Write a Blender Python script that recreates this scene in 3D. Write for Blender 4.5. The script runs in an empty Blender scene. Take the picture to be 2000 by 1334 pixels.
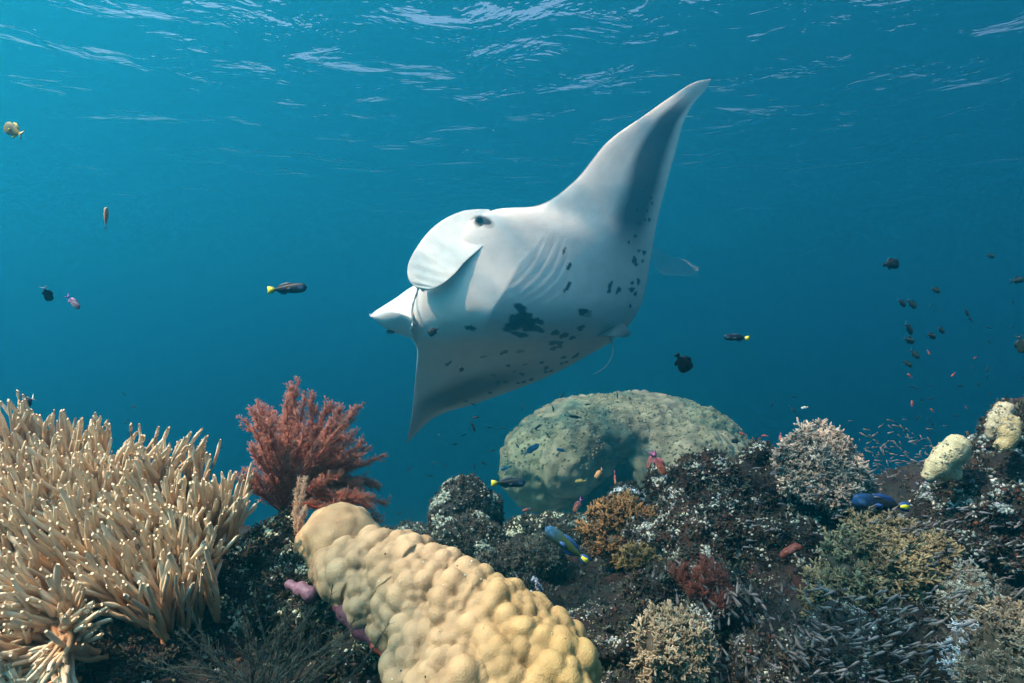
import bpy, math, random
import numpy as np
from mathutils import Vector, Matrix

sc = bpy.context.scene
R = math.radians
# ------------------------------------------------------------------ camera, light, exposure
F = 1110.0                       # focal length in pixels of the 2000 px wide photograph
cam = bpy.data.objects.new('camera', bpy.data.cameras.new('camera'))
sc.collection.objects.link(cam); sc.camera = cam
cam.location = (0, 0, 0); cam.rotation_euler = (R(90), 0, 0)
cam.data.sensor_width = 36; cam.data.lens = 18 * F / 1000
cam.data.clip_start = .02; cam.data.clip_end = 600

AZ, EL = R(-112), R(53)
SUN = Vector((math.sin(AZ) * math.cos(EL), math.cos(AZ) * math.cos(EL), math.sin(EL)))
world = bpy.data.worlds.new('World'); sc.world = world; world.use_nodes = True
wt = world.node_tree
sky = wt.nodes.new('ShaderNodeTexSky'); sky.sky_type = 'NISHITA'; sky.sun_disc = False
sky.sun_elevation = EL; sky.sun_rotation = AZ; sky.dust_density = 6; sky.air_density = .9
wt.links.new(sky.outputs[0], wt.nodes['Background'].inputs[0])
wt.nodes['Background'].inputs[1].default_value = .15
lamp = bpy.data.lights.new('sun', 'SUN'); lamp.energy = 5; lamp.angle = R(.8); lamp.color = (1, .79, .58)
sun = bpy.data.objects.new('sun', lamp); sc.collection.objects.link(sun)
sun.rotation_euler = SUN.to_track_quat('Z', 'Y').to_euler()
vs = sc.view_settings
vs.view_transform = 'Standard'; vs.look = 'None'; vs.gamma = 1; vs.use_curve_mapping = False
vs.exposure = 1.88
vs.use_white_balance = True; vs.white_balance_temperature = 7000; vs.white_balance_tint = 12
sc.cycles.use_denoising = True; sc.cycles.volume_bounces = 2; sc.cycles.max_bounces = 7
sc.cycles.diffuse_bounces = 3; sc.cycles.glossy_bounces = 2; sc.cycles.transparent_max_bounces = 12
SURF = 7.4                      # metres of water above the camera

# ------------------------------------------------------------------ helpers
rng = np.random.default_rng(7)
random.seed(7)

def P(px, py, d):                # the point d metres ahead of the camera seen at a photograph pixel
    return Vector(((px - 1000) / F * d, d, -(py - 667) / F * d))

def PA(px, py, d):
    px, py, d = np.broadcast_arrays(np.asarray(px, float), np.asarray(py, float), np.asarray(d, float))
    return np.stack([(px - 1000) / F * d, d, -(py - 667) / F * d], -1)

def h3(i, j, k, s=0.):
    v = np.sin(i * 127.1 + j * 311.7 + k * 74.7 + s * 19.19) * 43758.5453
    return v - np.floor(v)

def vnoise(p, s=0.):
    i = np.floor(p); f = p - i; u = f * f * (3 - 2 * f); r = 0
    for a in (0, 1):
        wx = u[:, 0] if a else 1 - u[:, 0]
        for b in (0, 1):
            wy = u[:, 1] if b else 1 - u[:, 1]
            for c in (0, 1):
                wz = u[:, 2] if c else 1 - u[:, 2]
                r = r + wx * wy * wz * h3(i[:, 0] + a, i[:, 1] + b, i[:, 2] + c, s)
    return r

def fbm(p, scale=1., oct=4, s=0., gain=.5):
    r, a, t = 0, 1., 0
    for o in range(oct):
        r = r + a * (vnoise(p * scale + o * 7.3, s + o) - .5) * 2; t += a; a *= gain; scale *= 2.03
    return r / t

def mk(name, V, Fs, m=None, parent=None, smooth=True, col=None):
    """one mesh object from numpy arrays; Fs is an array of faces or a list of such arrays"""
    if not isinstance(Fs, list): Fs = [Fs]
    Fs = [np.asarray(f, np.int32) for f in Fs if len(f)]
    V = np.asarray(V, np.float32)
    me = bpy.data.meshes.new(name)
    me.vertices.add(len(V)); me.vertices.foreach_set('co', V.ravel())
    li = np.concatenate([f.ravel() for f in Fs]); cnt = np.concatenate([np.full(len(f), f.shape[1], np.int32) for f in Fs])
    st = np.concatenate([[0], np.cumsum(cnt)[:-1]]).astype(np.int32)
    me.loops.add(len(li)); me.loops.foreach_set('vertex_index', li)
    me.polygons.add(len(cnt)); me.polygons.foreach_set('loop_start', st); me.polygons.foreach_set('loop_total', cnt)
    me.polygons.foreach_set('use_smooth', np.full(len(cnt), smooth))
    me.update(calc_edges=True); me.validate()
    if col is None and m and m.get('tinted'): col = (1, 1, 1)
    if col is not None:
        c = np.asarray(col, np.float32)
        if c.ndim == 1: c = np.tile(c, (len(V), 1))
        if c.shape[1] == 3: c = np.concatenate([c, np.ones((len(c), 1), np.float32)], 1)
        at = me.color_attributes.new('tint', 'FLOAT_COLOR', 'POINT'); at.data.foreach_set('color', c.ravel())
    o = bpy.data.objects.new(name, me); sc.collection.objects.link(o)
    if m: me.materials.append(m)
    if parent: o.parent = parent
    return o

def tag(o, label=None, cat=None, group=None, kind=None):
    if label: o['label'] = label
    if cat: o['category'] = cat
    if group: o['group'] = group
    if kind: o['kind'] = kind
    return o

def empty(name, loc, label, cat, group=None):
    o = bpy.data.objects.new(name, None); sc.collection.objects.link(o); o.location = loc
    o.empty_display_size = .05
    return tag(o, label, cat, group)

def under(o, root):              # parent o under root, keeping where it stands
    o.parent = root; o.matrix_parent_inverse = Matrix.Translation(-Vector(root.location)); return o

def tri_normals(V, Fq):
    a, b, c = V[Fq[:, 0]], V[Fq[:, 1]], V[Fq[:, 2]]
    if Fq.shape[1] == 4: return np.cross(V[Fq[:, 2]] - a, V[Fq[:, 3]] - b)
    return np.cross(b - a, c - a)

def vert_normals(V, Fq):
    n = tri_normals(V, Fq); N = np.zeros_like(V)
    for k in range(Fq.shape[1]): np.add.at(N, Fq[:, k], n)
    return N / (np.linalg.norm(N, axis=1, keepdims=True) + 1e-12)

def grid_faces(a, b, wrap=False):
    i = np.arange(a * b).reshape(a, b)
    if wrap: i = np.concatenate([i, i[:, :1]], 1)
    return np.stack([i[:-1, :-1], i[1:, :-1], i[1:, 1:], i[:-1, 1:]], -1).reshape(-1, 4)

def frames(d):
    d = d / (np.linalg.norm(d, axis=-1, keepdims=True) + 1e-12)
    up = np.where(np.abs(d[..., 2:3]) > .9, np.array([1., 0, 0]), np.array([0, 0, 1.]))
    a = np.cross(d, up); a /= np.linalg.norm(a, axis=-1, keepdims=True) + 1e-12
    return a, np.cross(d, a), d

def prisms(A, B, ra, rb, k=3):
    """many tapered rods from A to B in one vertex and face array"""
    A = np.asarray(A, float); B = np.asarray(B, float); n = len(A)
    ra = np.broadcast_to(np.asarray(ra, float), (n,)); rb = np.broadcast_to(np.asarray(rb, float), (n,))
    a, b, _ = frames(B - A); t = np.arange(k) * 2 * np.pi / k
    ring = np.cos(t)[None, :, None] * a[:, None] + np.sin(t)[None, :, None] * b[:, None]
    V = np.concatenate([A[:, None] + ring * ra[:, None, None], B[:, None] + ring * rb[:, None, None]], 1)
    j = np.arange(k); j2 = (j + 1) % k
    f = np.stack([j, j2, j2 + k, j + k], -1)
    Fq = (f[None] + (np.arange(n) * 2 * k)[:, None, None]).reshape(-1, 4)
    cap = (np.array([[k + x for x in (0, y, y + 1)] for y in range(1, k - 1)])[None] + (np.arange(n) * 2 * k)[:, None, None]).reshape(-1, 3)
    return V.reshape(-1, 3), [Fq, cap]

def tube(pts, rad, k=6, tip=True):
    pts = np.asarray(pts, float); n = len(pts); rad = np.broadcast_to(np.asarray(rad, float), (n,))
    a, b, _ = frames(np.gradient(pts, axis=0)); t = np.arange(k) * 2 * np.pi / k
    V = pts[:, None] + (np.cos(t)[None, :, None] * a[:, None] + np.sin(t)[None, :, None] * b[:, None]) * rad[:, None, None]
    V = V.reshape(-1, 3); Fq = grid_faces(n, k, True)
    V = np.concatenate([V, pts[:1], pts[-1:]]); j = np.arange(k); j2 = (j + 1) % k
    c0 = np.stack([np.full(k, n * k), j2, j], -1); c1 = np.stack([np.full(k, n * k + 1), (n - 1) * k + j, (n - 1) * k + j2], -1)
    return V, [Fq, np.concatenate([c0, c1])]

def merge(parts):
    Vs, out, off = [], {}, 0
    for V, Fl in parts:
        for f in (Fl if isinstance(Fl, list) else [Fl]):
            f = np.asarray(f)
            if len(f): out.setdefault(f.shape[1], []).append(f + off)
        Vs.append(V); off += len(V)
    return np.concatenate(Vs), [np.concatenate(v) for v in out.values()]

def ico(sub=1):
    p = (1 + 5 ** .5) / 2
    V = np.array([(-1, p, 0), (1, p, 0), (-1, -p, 0), (1, -p, 0), (0, -1, p), (0, 1, p), (0, -1, -p), (0, 1, -p), (p, 0, -1), (p, 0, 1), (-p, 0, -1), (-p, 0, 1)], float)
    Fc = [(0, 11, 5), (0, 5, 1), (0, 1, 7), (0, 7, 10), (0, 10, 11), (1, 5, 9), (5, 11, 4), (11, 10, 2), (10, 7, 6), (7, 1, 8), (3, 9, 4), (3, 4, 2), (3, 2, 6), (3, 6, 8), (3, 8, 9), (4, 9, 5), (2, 4, 11), (6, 2, 10), (8, 6, 7), (9, 8, 1)]
    V = list(map(tuple, V / np.linalg.norm(V[0])))
    for _ in range(sub):
        mid, nf = {}, []
        def m(a, b):
            k = (min(a, b), max(a, b))
            if k not in mid:
                v = np.array(V[a]) + np.array(V[b]); mid[k] = len(V); V.append(tuple(v / np.linalg.norm(v)))
            return mid[k]
        for a, b, c in Fc:
            x, y, z = m(a, b), m(b, c), m(c, a); nf += [(a, x, z), (b, y, x), (c, z, y), (x, y, z)]
        Fc = nf
    return np.array(V), np.array(Fc)
ICO0, ICO1, ICO2 = ico(0), ico(1), ico(2)
OCT = (np.array([(1, 0, 0), (-1, 0, 0), (0, 1, 0), (0, -1, 0), (0, 0, 1), (0, 0, -1)], float), np.array([(0, 2, 4), (2, 1, 4), (1, 3, 4), (3, 0, 4), (2, 0, 5), (1, 2, 5), (3, 1, 5), (0, 3, 5)]))

def blob(balls, voxel, smooth=8):
    """union of balls (centre, (rx,ry,rz)) as one smooth closed surface: vertices, quads, normals"""
    V, Fl = merge([(ICO2[0] * np.array(r) + np.array(c), ICO2[1]) for c, r in balls])
    o = mk('tmp', V, Fl)
    md = o.modifiers.new('r', 'REMESH'); md.mode = 'VOXEL'; md.voxel_size = voxel
    if smooth:
        s = o.modifiers.new('s', 'SMOOTH'); s.factor = .5; s.iterations = smooth
    ev = o.evaluated_get(bpy.context.evaluated_depsgraph_get()); me = ev.to_mesh()
    V = np.empty(len(me.vertices) * 3); me.vertices.foreach_get('co', V); V = V.reshape(-1, 3)
    L = np.empty(len(me.loops), np.int32); me.loops.foreach_get('vertex_index', L)
    T = np.empty(len(me.polygons), np.int32); me.polygons.foreach_get('loop_total', T)
    S = np.empty(len(me.polygons), np.int32); me.polygons.foreach_get('loop_start', S)
    q = S[T == 4]; Fq = np.stack([L[q + k] for k in range(4)], -1)
    ev.to_mesh_clear(); m = o.data; bpy.data.objects.remove(o); bpy.data.meshes.remove(m)
    return V, Fq, vert_normals(V, Fq)

def sites_on(V, r, tries=4000, vary=0.):
    idx = rng.permutation(len(V))[:tries]; out = []; rad = []
    for p in V[idx]:
        rr = r * (1 + vary * rng.uniform(-1, 1))
        if not out or np.min(np.linalg.norm(np.array(out) - p, axis=1) / (np.array(rad) + rr)) > .5:
            out.append(p); rad.append(rr)
    return np.array(out), np.array(rad)

def bumps(V, S, rad, power=.7):
    h = np.zeros(len(V))
    for i in range(0, len(V), 8000):
        d = np.linalg.norm(V[i:i + 8000, None] - S[None], axis=2) / rad[None]
        h[i:i + 8000] = np.max(np.clip(1 - d * d, 0, 1) ** power * (rad / rad.mean())[None], axis=1)
    return h

def scatter(V, Fq, n, weight=None):
    N = tri_normals(V, Fq); ar = np.linalg.norm(N, axis=1); N = N / (ar[:, None] + 1e-12)
    C = V[Fq].mean(1); w = ar.copy()
    if weight is not None: w = w * weight(C, N)
    i = rng.choice(len(Fq), n, p=w / w.sum())
    u = rng.dirichlet(np.ones(Fq.shape[1]), n)
    return (V[Fq[i]] * u[..., None]).sum(1), N[i]

def place(tmpl, pos, nrm, size, jitter=.5, spin=True):
    """copies of a small template (z up) standing on pos along nrm, all in one mesh"""
    TV, TF = tmpl; n = len(pos)
    d = nrm + rng.normal(0, jitter, (n, 3)) * .6
    a, b, d = frames(d); t = rng.uniform(0, 6.28, n)[:, None]
    a, b = a * np.cos(t) + b * np.sin(t), -a * np.sin(t) + b * np.cos(t)
    size = np.broadcast_to(np.asarray(size, float), (n,) if np.ndim(size) < 2 else (n, 3))
    if size.ndim == 1: size = np.repeat(size[:, None], 3, 1)
    X = TV[None] * size[:, None]
    V = pos[:, None] + X[..., :1] * a[:, None] + X[..., 1:2] * b[:, None] + X[..., 2:] * d[:, None]
    out = []
    for f in (TF if isinstance(TF, list) else [TF]):
        out.append((np.asarray(f)[None] + (np.arange(n) * len(TV))[:, None, None]).reshape(-1, np.asarray(f).shape[1]))
    return V.reshape(-1, 3), out

def pick(palette, n, vary=.15):
    c = np.array([p[:3] for p in palette]); w = np.array([p[3] if len(p) > 3 else 1. for p in palette])
    return np.clip(c[rng.choice(len(c), n, p=w / w.sum())] * (1 + rng.normal(0, vary, (n, 1))), .005, .9)

# ------------------------------------------------------------------ materials
def mat(name, base=(1, 1, 1), base2=None, scale=8, rough=.7, bump=0, bscale=60, spec=.3, contrast=(.35, .65), detail=5, voro=0, sss=0):
    """colour = 'tint' attribute (when the mesh has one) times a two-tone noise, with fine relief"""
    m = bpy.data.materials.new(name); m.use_nodes = True; t = m.node_tree; N = t.nodes; L = t.links
    b = N['Principled BSDF']; b.inputs['Roughness'].default_value = rough; b.inputs['Specular IOR Level'].default_value = spec
    if sss:
        b.inputs['Subsurface Weight'].default_value = sss; b.inputs['Subsurface Radius'].default_value = (.012, .008, .006)
        b.inputs['Subsurface Scale'].default_value = 1
    tc = N.new('ShaderNodeTexCoord'); no = N.new('ShaderNodeTexNoise'); no.inputs['Scale'].default_value = scale
    no.inputs['Detail'].default_value = detail; no.inputs['Roughness'].default_value = .6
    L.new(tc.outputs['Object'], no.inputs['Vector'])
    rp = N.new('ShaderNodeValToRGB'); e = rp.color_ramp.elements
    e[0].position, e[1].position = contrast; e[0].color = (*base, 1); e[1].color = (*(base2 or base), 1)
    L.new(no.outputs['Fac'], rp.inputs[0])
    at = N.new('ShaderNodeAttribute'); at.attribute_name = 'tint'
    mx = N.new('ShaderNodeMix'); mx.data_type = 'RGBA'; mx.blend_type = 'MULTIPLY'; mx.inputs[0].default_value = 1
    m['tinted'] = True
    L.new(rp.outputs[0], mx.inputs[6]); L.new(at.outputs['Color'], mx.inputs[7]); L.new(mx.outputs[2], b.inputs['Base Color'])
    if bump:
        bn = N.new('ShaderNodeTexNoise'); bn.inputs['Scale'].default_value = bscale; bn.inputs['Detail'].default_value = 4
        L.new(tc.outputs['Object'], bn.inputs['Vector']); h = bn.outputs['Fac']
        if voro:
            vo = N.new('ShaderNodeTexVoronoi'); vo.inputs['Scale'].default_value = voro
            L.new(tc.outputs['Object'], vo.inputs['Vector'])
            ma = N.new('ShaderNodeMath'); ma.operation = 'ADD'; L.new(h, ma.inputs[0]); L.new(vo.outputs['Distance'], ma.inputs[1]); h = ma.outputs[0]
        bp = N.new('ShaderNodeBump'); bp.inputs['Strength'].default_value = bump; bp.inputs['Distance'].default_value = .004
        L.new(h, bp.inputs['Height']); L.new(bp.outputs[0], b.inputs['Normal'])
    return m
WHITE = np.array([1., 1, 1])

# ------------------------------------------------------------------ the water
def box(name, x0, x1, y0, y1, z0, z1):
    V = np.array([(x, y, z) for x in (x0, x1) for y in (y0, y1) for z in (z0, z1)], float)
    return mk(name, V, np.array([(0, 1, 3, 2), (4, 6, 7, 5), (0, 4, 5, 1), (2, 3, 7, 6), (0, 2, 6, 4), (1, 5, 7, 3)]), smooth=False)
hz = tag(box('haze', -110, 110, -70, 150, -19, SURF + .7), kind='stuff')
m = bpy.data.materials.new('sea_water'); m.use_nodes = True; t = m.node_tree; t.nodes.remove(t.nodes['Principled BSDF'])
pv = t.nodes.new('ShaderNodeVolumePrincipled'); pv.inputs['Color'].default_value = (.0, .395, .61, 1)
pv.inputs['Density'].default_value = .092; pv.inputs['Anisotropy'].default_value = .76
t.links.new(pv.outputs[0], t.nodes['Material Output'].inputs['Volume']); hz.data.materials.append(m)

n = 240
X, Y = np.meshgrid(np.linspace(-60, 60, n), np.linspace(-30, 90, n), indexing='ij')
r2 = np.random.default_rng(3); Z = np.zeros_like(X)
for k in range(34):
    a = r2.normal(.3, .8); wl = r2.uniform(1.2, 7); kk = 2 * np.pi / wl
    Z += .0016 * wl * np.sin(kk * (X * np.cos(a) + Y * np.sin(a)) + r2.uniform(0, 6.28))
V = np.stack([X, Y, Z + SURF], -1).reshape(-1, 3)
m = bpy.data.materials.new('sea_surface_water'); m.use_nodes = True; t = m.node_tree; N = t.nodes; N.remove(N['Principled BSDF'])
tr = N.new('ShaderNodeBsdfTransparent'); gl = N.new('ShaderNodeBsdfGlossy'); gl.inputs['Roughness'].default_value = .35
gl.inputs['Color'].default_value = (.96, .96, .96, 1)
mx = N.new('ShaderNodeMixShader'); tc = N.new('ShaderNodeTexCoord'); mp = N.new('ShaderNodeMapping'); mp.inputs['Scale'].default_value = (.8, 1., 1)
mp.inputs['Rotation'].default_value = (0, 0, .25)
no = N.new('ShaderNodeTexNoise'); no.inputs['Scale'].default_value = .5; no.inputs['Detail'].default_value = 5; no.inputs['Roughness'].default_value = .5; no.inputs['Distortion'].default_value = .5
bp = N.new('ShaderNodeBump'); bp.inputs['Strength'].default_value = 1.0; bp.inputs['Distance'].default_value = .82
fr = N.new('ShaderNodeFresnel'); fr.inputs['IOR'].default_value = 1.33
for a, b in ((tc.outputs['Object'], mp.inputs[0]), (mp.outputs[0], no.inputs[0]), (no.outputs[0], bp.inputs['Height']), (bp.outputs[0], fr.inputs['Normal']), (bp.outputs[0], gl.inputs['Normal']), (fr.outputs[0], mx.inputs[0]),
             (tr.outputs[0], mx.inputs[1]), (gl.outputs[0], mx.inputs[2]), (mx.outputs[0], N['Material Output'].inputs[0])): t.links.new(a, b)
tag(mk('sea_surface', V, grid_faces(n, n), m), kind='structure')

# ------------------------------------------------------------------ seabed and reef terrain
n = 170
X, Y = np.meshgrid(np.linspace(-100, 100, n), np.linspace(-60, 140, n), indexing='ij')
V = np.stack([X, Y, 0 * X], -1).reshape(-1, 3)
V[:, 2] = -2.0 - np.clip(np.hypot((V[:, 0] - 2) * .9, V[:, 1] - 5) - 2.5, 0, 4) * .8 - np.clip(np.hypot(V[:, 0], V[:, 1] - 2) - 5, 0, 60) * .2 + fbm(V, .35, 4, 3.) * .45
V[:, 2] = np.maximum(V[:, 2], -15.5 + fbm(V, .2, 3, 8.) * .6)
tag(mk('seabed', V, grid_faces(n, n), mat('rubble_sand', (.16, .15, .11), (.07, .075, .055), 1.4, .9, .6, 14)), kind='structure')

CP = [(100, 1290, 1.22), (300, 1260, 1.25), (0, 1200, 1.35), (430, 1100, 1.55), (470, 1075, 1.7), (560, 1075, 1.35), (500, 1150, 1.2), (450, 1300, .95), (700, 1270, .98), (200, 1360, .95), (640, 1150, 1.15),
      (580, 1420, .8), (300, 1420, .8), (800, 1400, .8), (1000, 1450, .75),
      (800, 1050, 2.6), (900, 1110, 2.3), (1000, 1105, 2.1), (1050, 1035, 3.0), (1100, 1190, 1.75), (1180, 1300, 1.3), (1150, 1380, 1.1), (1300, 1170, 1.55), (1300, 1010, 2.0), (1230, 1030, 2.25),
      (1400, 930, 1.85), (1500, 985, 1.8), (1600, 1010, 1.85), (1700, 1020, 1.8), (1800, 1010, 1.8), (1900, 930, 1.75), (2000, 850, 1.8), (2150, 800, 1.8), (1900, 1120, 1.45), (1750, 1170, 1.4), (1600, 1260, 1.25),
      (1400, 1310, 1.15), (1950, 1340, 1.0), (1600, 1420, .9), (1300, 1450, .85), (2100, 1200, 1.2), (2200, 1000, 1.5), (-150, 1150, 1.4), (-150, 1350, 1.0)]
cx = [tuple(P(*c)) for c in CP]
cx += [(-2.6, 1.6, -.9), (-2.4, 2.6, -2.4), (-1.4, 2.2, -2.2), (-1.3, 3, -3), (-.7, 2.7, -2.0), (0, 3.6, -1.35), (.6, 3.4, -1.2), (1.2, 2.8, -1.1), (1.9, 2.6, -.9), (2.9, 2.6, -.8), (3.6, 1.6, -.6),
       (-2.6, 4, -4), (-1, 4.2, -3.5), (.6, 4.6, -2.2), (2.2, 4.3, -2.1), (3.8, 3.8, -2.0), (0, .3, -.6), (-1.2, .3, -.62), (1.2, .3, -.62), (2.6, .5, -.6)]
cx = np.array(cx)
nx, ny = 400, 290
X, Y = np.meshgrid(np.linspace(-2.6, 3.4, nx), np.linspace(.35, 4.4, ny), indexing='ij')
V = np.stack([X, Y, 0 * X], -1).reshape(-1, 3)
z = np.empty(len(V))
for i in range(0, len(V), 20000):
    w = 1 / (((V[i:i + 20000, None, :2] - cx[None, :, :2]) ** 2).sum(2) + .006) ** 1.7
    z[i:i + 20000] = (w * cx[None, :, 2]).sum(1) / w.sum(1)
V[:, 2] = z
Fr = grid_faces(nx, ny)
Nn = vert_normals(V, Fr); Nn *= np.sign(Nn[:, 2:3])
h = fbm(V, 4.5, 5, 1., .55) * .10 + np.abs(fbm(V, 14, 4, 2.)) * -.05 + fbm(V, 45, 3, 5.) * .012
V = V + Nn * h[:, None]; V[:, :2] += np.stack([fbm(V, 9, 3, 11.), fbm(V, 9, 3, 12.)], -1) * .03
rockm = mat('encrusted_rock', (.0065, .006, .006), (.021, .019, .0185), 22, .9, 1.0, 160, contrast=(.4, .62))
wine = np.clip(fbm(V, 7, 3, 21.) * 3 - .3, 0, 1)[:, None]; grn = np.clip(fbm(V, 5, 3, 22.) * 3 - .2, 0, 1)[:, None]
tint = WHITE * (1 - wine) + np.array([1.3, .45, .4]) * wine; tint = tint * (1 - grn * .6) + np.array([.6, .9, .85]) * grn * .6
RV, RF = V, Fr[:, ::-1] if tri_normals(V, Fr)[:, 2].mean() < 0 else Fr
tag(mk('reef', RV, RF, rockm, col=tint), kind='structure')

# ------------------------------------------------------------------ hard corals
def balls_px(lst):
    """(px, py, depth, radius px, [squash z]) -> centres and radii in metres"""
    return [(P(b[0], b[1], b[2]), tuple(np.array((1, 1, b[4] if len(b) > 4 else 1)) * b[3] / F * b[2])) for b in lst]

# big dome beyond the reef
balls = [(P(1225, 888, 7.7), (1.64, .9, .84)), (P(1195, 836, 6.9), (.95, .85, .33))] + balls_px([(1062, 908, 6.45, 88), (1035, 915, 6.3, 62), (1105, 905, 6.1, 62), (1130, 880, 6.3, 70), (1350, 925, 6.2, 92), (1305, 905, 6.2, 66), (1400, 915, 6.4, 66), (1385, 960, 6.2, 60), (1320, 965, 6.1, 66), (1215, 1010, 7.6, 130)])
V, Fq, N = blob(balls, .034, 6)
S, rad = sites_on(V, .062, 5000, .4)
hb = bumps(V, S, rad, .6)
V = V + N * (hb * .026 + fbm(V, 1.6, 2, 4.) * .06 + fbm(V, 5, 3, 14.) * .03 + fbm(V, 24, 3, 6.) * .034)[:, None]
g = np.clip(fbm(V, 1.6, 3, 31.) * 1.6 + .5, 0, 1)[:, None]
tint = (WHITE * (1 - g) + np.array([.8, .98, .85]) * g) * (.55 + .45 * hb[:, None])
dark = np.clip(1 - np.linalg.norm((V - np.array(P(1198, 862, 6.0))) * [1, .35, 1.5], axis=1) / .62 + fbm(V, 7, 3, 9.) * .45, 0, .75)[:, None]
bmat = mat('dome_coral_skin', (.20, .185, .125), (.32, .30, .215), 5, .9, 1., 30)
root = empty('dome_coral', P(1215, 960, 6.5), 'huge pale green grey dome shaped coral head rising behind the reef under the ray', 'coral')
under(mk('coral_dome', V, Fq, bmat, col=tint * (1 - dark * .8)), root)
w_top = lambda C, Nv: np.clip(Nv[:, 2] + .25, 0, 1) * (np.clip(fbm(C, 1.5, 2, 40.) + .3, 0, 1))
pos, nr = scatter(V, Fq, 5000, w_top)
Vk, Fk = place(OCT, pos, nr, rng.uniform(.008, .02, 5000), .3)
under(tag(mk('polyp_knob', Vk, Fk, bmat, col=np.repeat(pick([(.9, .92, .82), (.6, .66, .58)], 5000), 6, 0)), kind='stuff'), root)

# lumpy golden coral in front
balls = balls_px([(690, 1120, 1.04, 62), (735, 1105, 1.03, 60), (655, 1112, 1.06, 44), (790, 1125, .99, 72), (745, 1165, .99, 62), (845, 1165, .95, 82), (800, 1195, .95, 70), (905, 1200, .91, 84), (965, 1230, .88, 84), (1015, 1255, .85, 78), (1062, 1288, .83, 76), (1078, 1320, .81, 80),
                  (850, 1250, .9, 76), (850, 1310, .86, 84), (930, 1290, .86, 100), (1000, 1330, .82, 100), (905, 1380, .8, 110), (820, 1350, .86, 60), (1060, 1400, .78, 90)])
V, Fq, N = blob(balls, .0037, 12)
S, rad = sites_on(V, .0165, 14000, .45)
S = S + rng.normal(0, .002, S.shape)
hb = bumps(V, S, rad, .55)
amp = np.interp(V[:, 0], [-.34, -.24, -.1, .1], [.006, .0125, .0142, .0135])
lift = N + np.array([-.12, .0, .45]); lift /= np.linalg.norm(lift, axis=1, keepdims=True)
V = V + lift * (hb * amp)[:, None] + N * (fbm(V, 24, 3, 2.) * .005 + fbm(V, 110, 2, 3.) * .0008)[:, None]
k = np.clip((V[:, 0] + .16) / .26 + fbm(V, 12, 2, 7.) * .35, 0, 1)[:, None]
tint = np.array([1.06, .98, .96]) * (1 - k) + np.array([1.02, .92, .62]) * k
tint = tint * (.60 + .50 * hb[:, None]) * (1 + fbm(V, 40, 3, 17.)[:, None] * .16)  # crease shade painted into the tint: grooves darker, knob tops paler; plus mottling
lm = mat('golden_coral_skin', (.27, .185, .105), (.36, .262, .16), 16, .66, .5, 420, spec=.35, voro=0, sss=.0)
root = empty('lumpy_coral', P(880, 1330, .88), 'large golden tan lumpy coral covered with rounded knobs, sloping below the red sea fan', 'coral')
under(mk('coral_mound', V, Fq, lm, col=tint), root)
LV, LF = V, Fq
pos, nr = scatter(V, Fq, 46, lambda C, Nv: (Nv[:, 1] < .2) * 1.)
Vk, Fk = place(ICO1, pos + nr * .0005, nr, np.array([[1, 1, .5]]) * rng.uniform(.0007, .0019, 46)[:, None], .1)
under(tag(mk('barnacle', Vk, Fk, mat('worm_tube', (.9, .9, .9)), col=np.repeat(pick([(.75, .75, .7), (.02, .02, .02)], 46), len(ICO1[0]), 0)), kind='stuff'), root)

# smooth pale mound under the sea fan
balls = balls_px([(662, 1056, 1.17, 70), (700, 1062, 1.16, 48), (622, 1062, 1.18, 46), (640, 1030, 1.2, 40), (655, 1090, 1.15, 48)])
V, Fq, N = blob(balls, .006, 10)
S, rad = sites_on(V, .026, 4000, .5); hb = bumps(V, S, rad, .7)
V = V + N * (hb * .004 + fbm(V, 17, 3, 2.) * .011 + fbm(V, 60, 3, 3.) * .003)[:, None]
k = np.clip(fbm(V, 16, 3, 5.) * 1.6 + .35, 0, 1)[:, None]
root = empty('mound_coral', P(660, 1120, 1.17), 'smooth cream coloured coral mound at the foot of the red sea fan', 'coral')
under(mk('coral_mound', V, Fq, lm, col=np.array([1.5, 1.42, 1.35]) * (1 - k) + np.array([1.0, .86, .76]) * k), root)
MV, MF = V, Fq

# ------------------------------------------------------------------ crusts, knobs and tufts that cover the reef rock
PALE = [(.36, .40, .31, 3), (.55, .57, .50, 1.6), (.30, .28, .36, 1.5), (.20, .26, .23, 2.5), (.16, .15, .07, 2)]
DARKS = [(.06, .018, .016, 2), (.09, .035, .014, .7), (.032, .033, .02, 3), (.045, .034, .038, 2), (.02, .032, .03, 3), (.015, .015, .014, 5)]
km = mat('coral_crust', (.75, .75, .75), (1, 1, 1), 60, .75)
spk_V, spk_F = prisms(np.zeros((7, 3)), np.array([(.0, 0, 1.4), (.8, 0, 1), (-.8, .1, 1), (.1, .8, 1.1), (0, -.8, 1), (.6, .6, .8), (-.6, -.5, 1)]), .3, .16, 4)
SPIKES = (spk_V, spk_F)
TURF = prisms(np.zeros((4, 3)), np.array([(.1, 0, 1.5), (.8, .1, 1.), (-.6, .5, 1.1), (-.2, -.8, 1.)]), .24, .1, 3)
TURFC = [(.030, .034, .026, 4), (.055, .058, .04, 3), (.05, .036, .026, 2), (.085, .085, .065, 1.2), (.05, .03, .032, 1), (.12, .12, .10, .5)]
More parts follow.
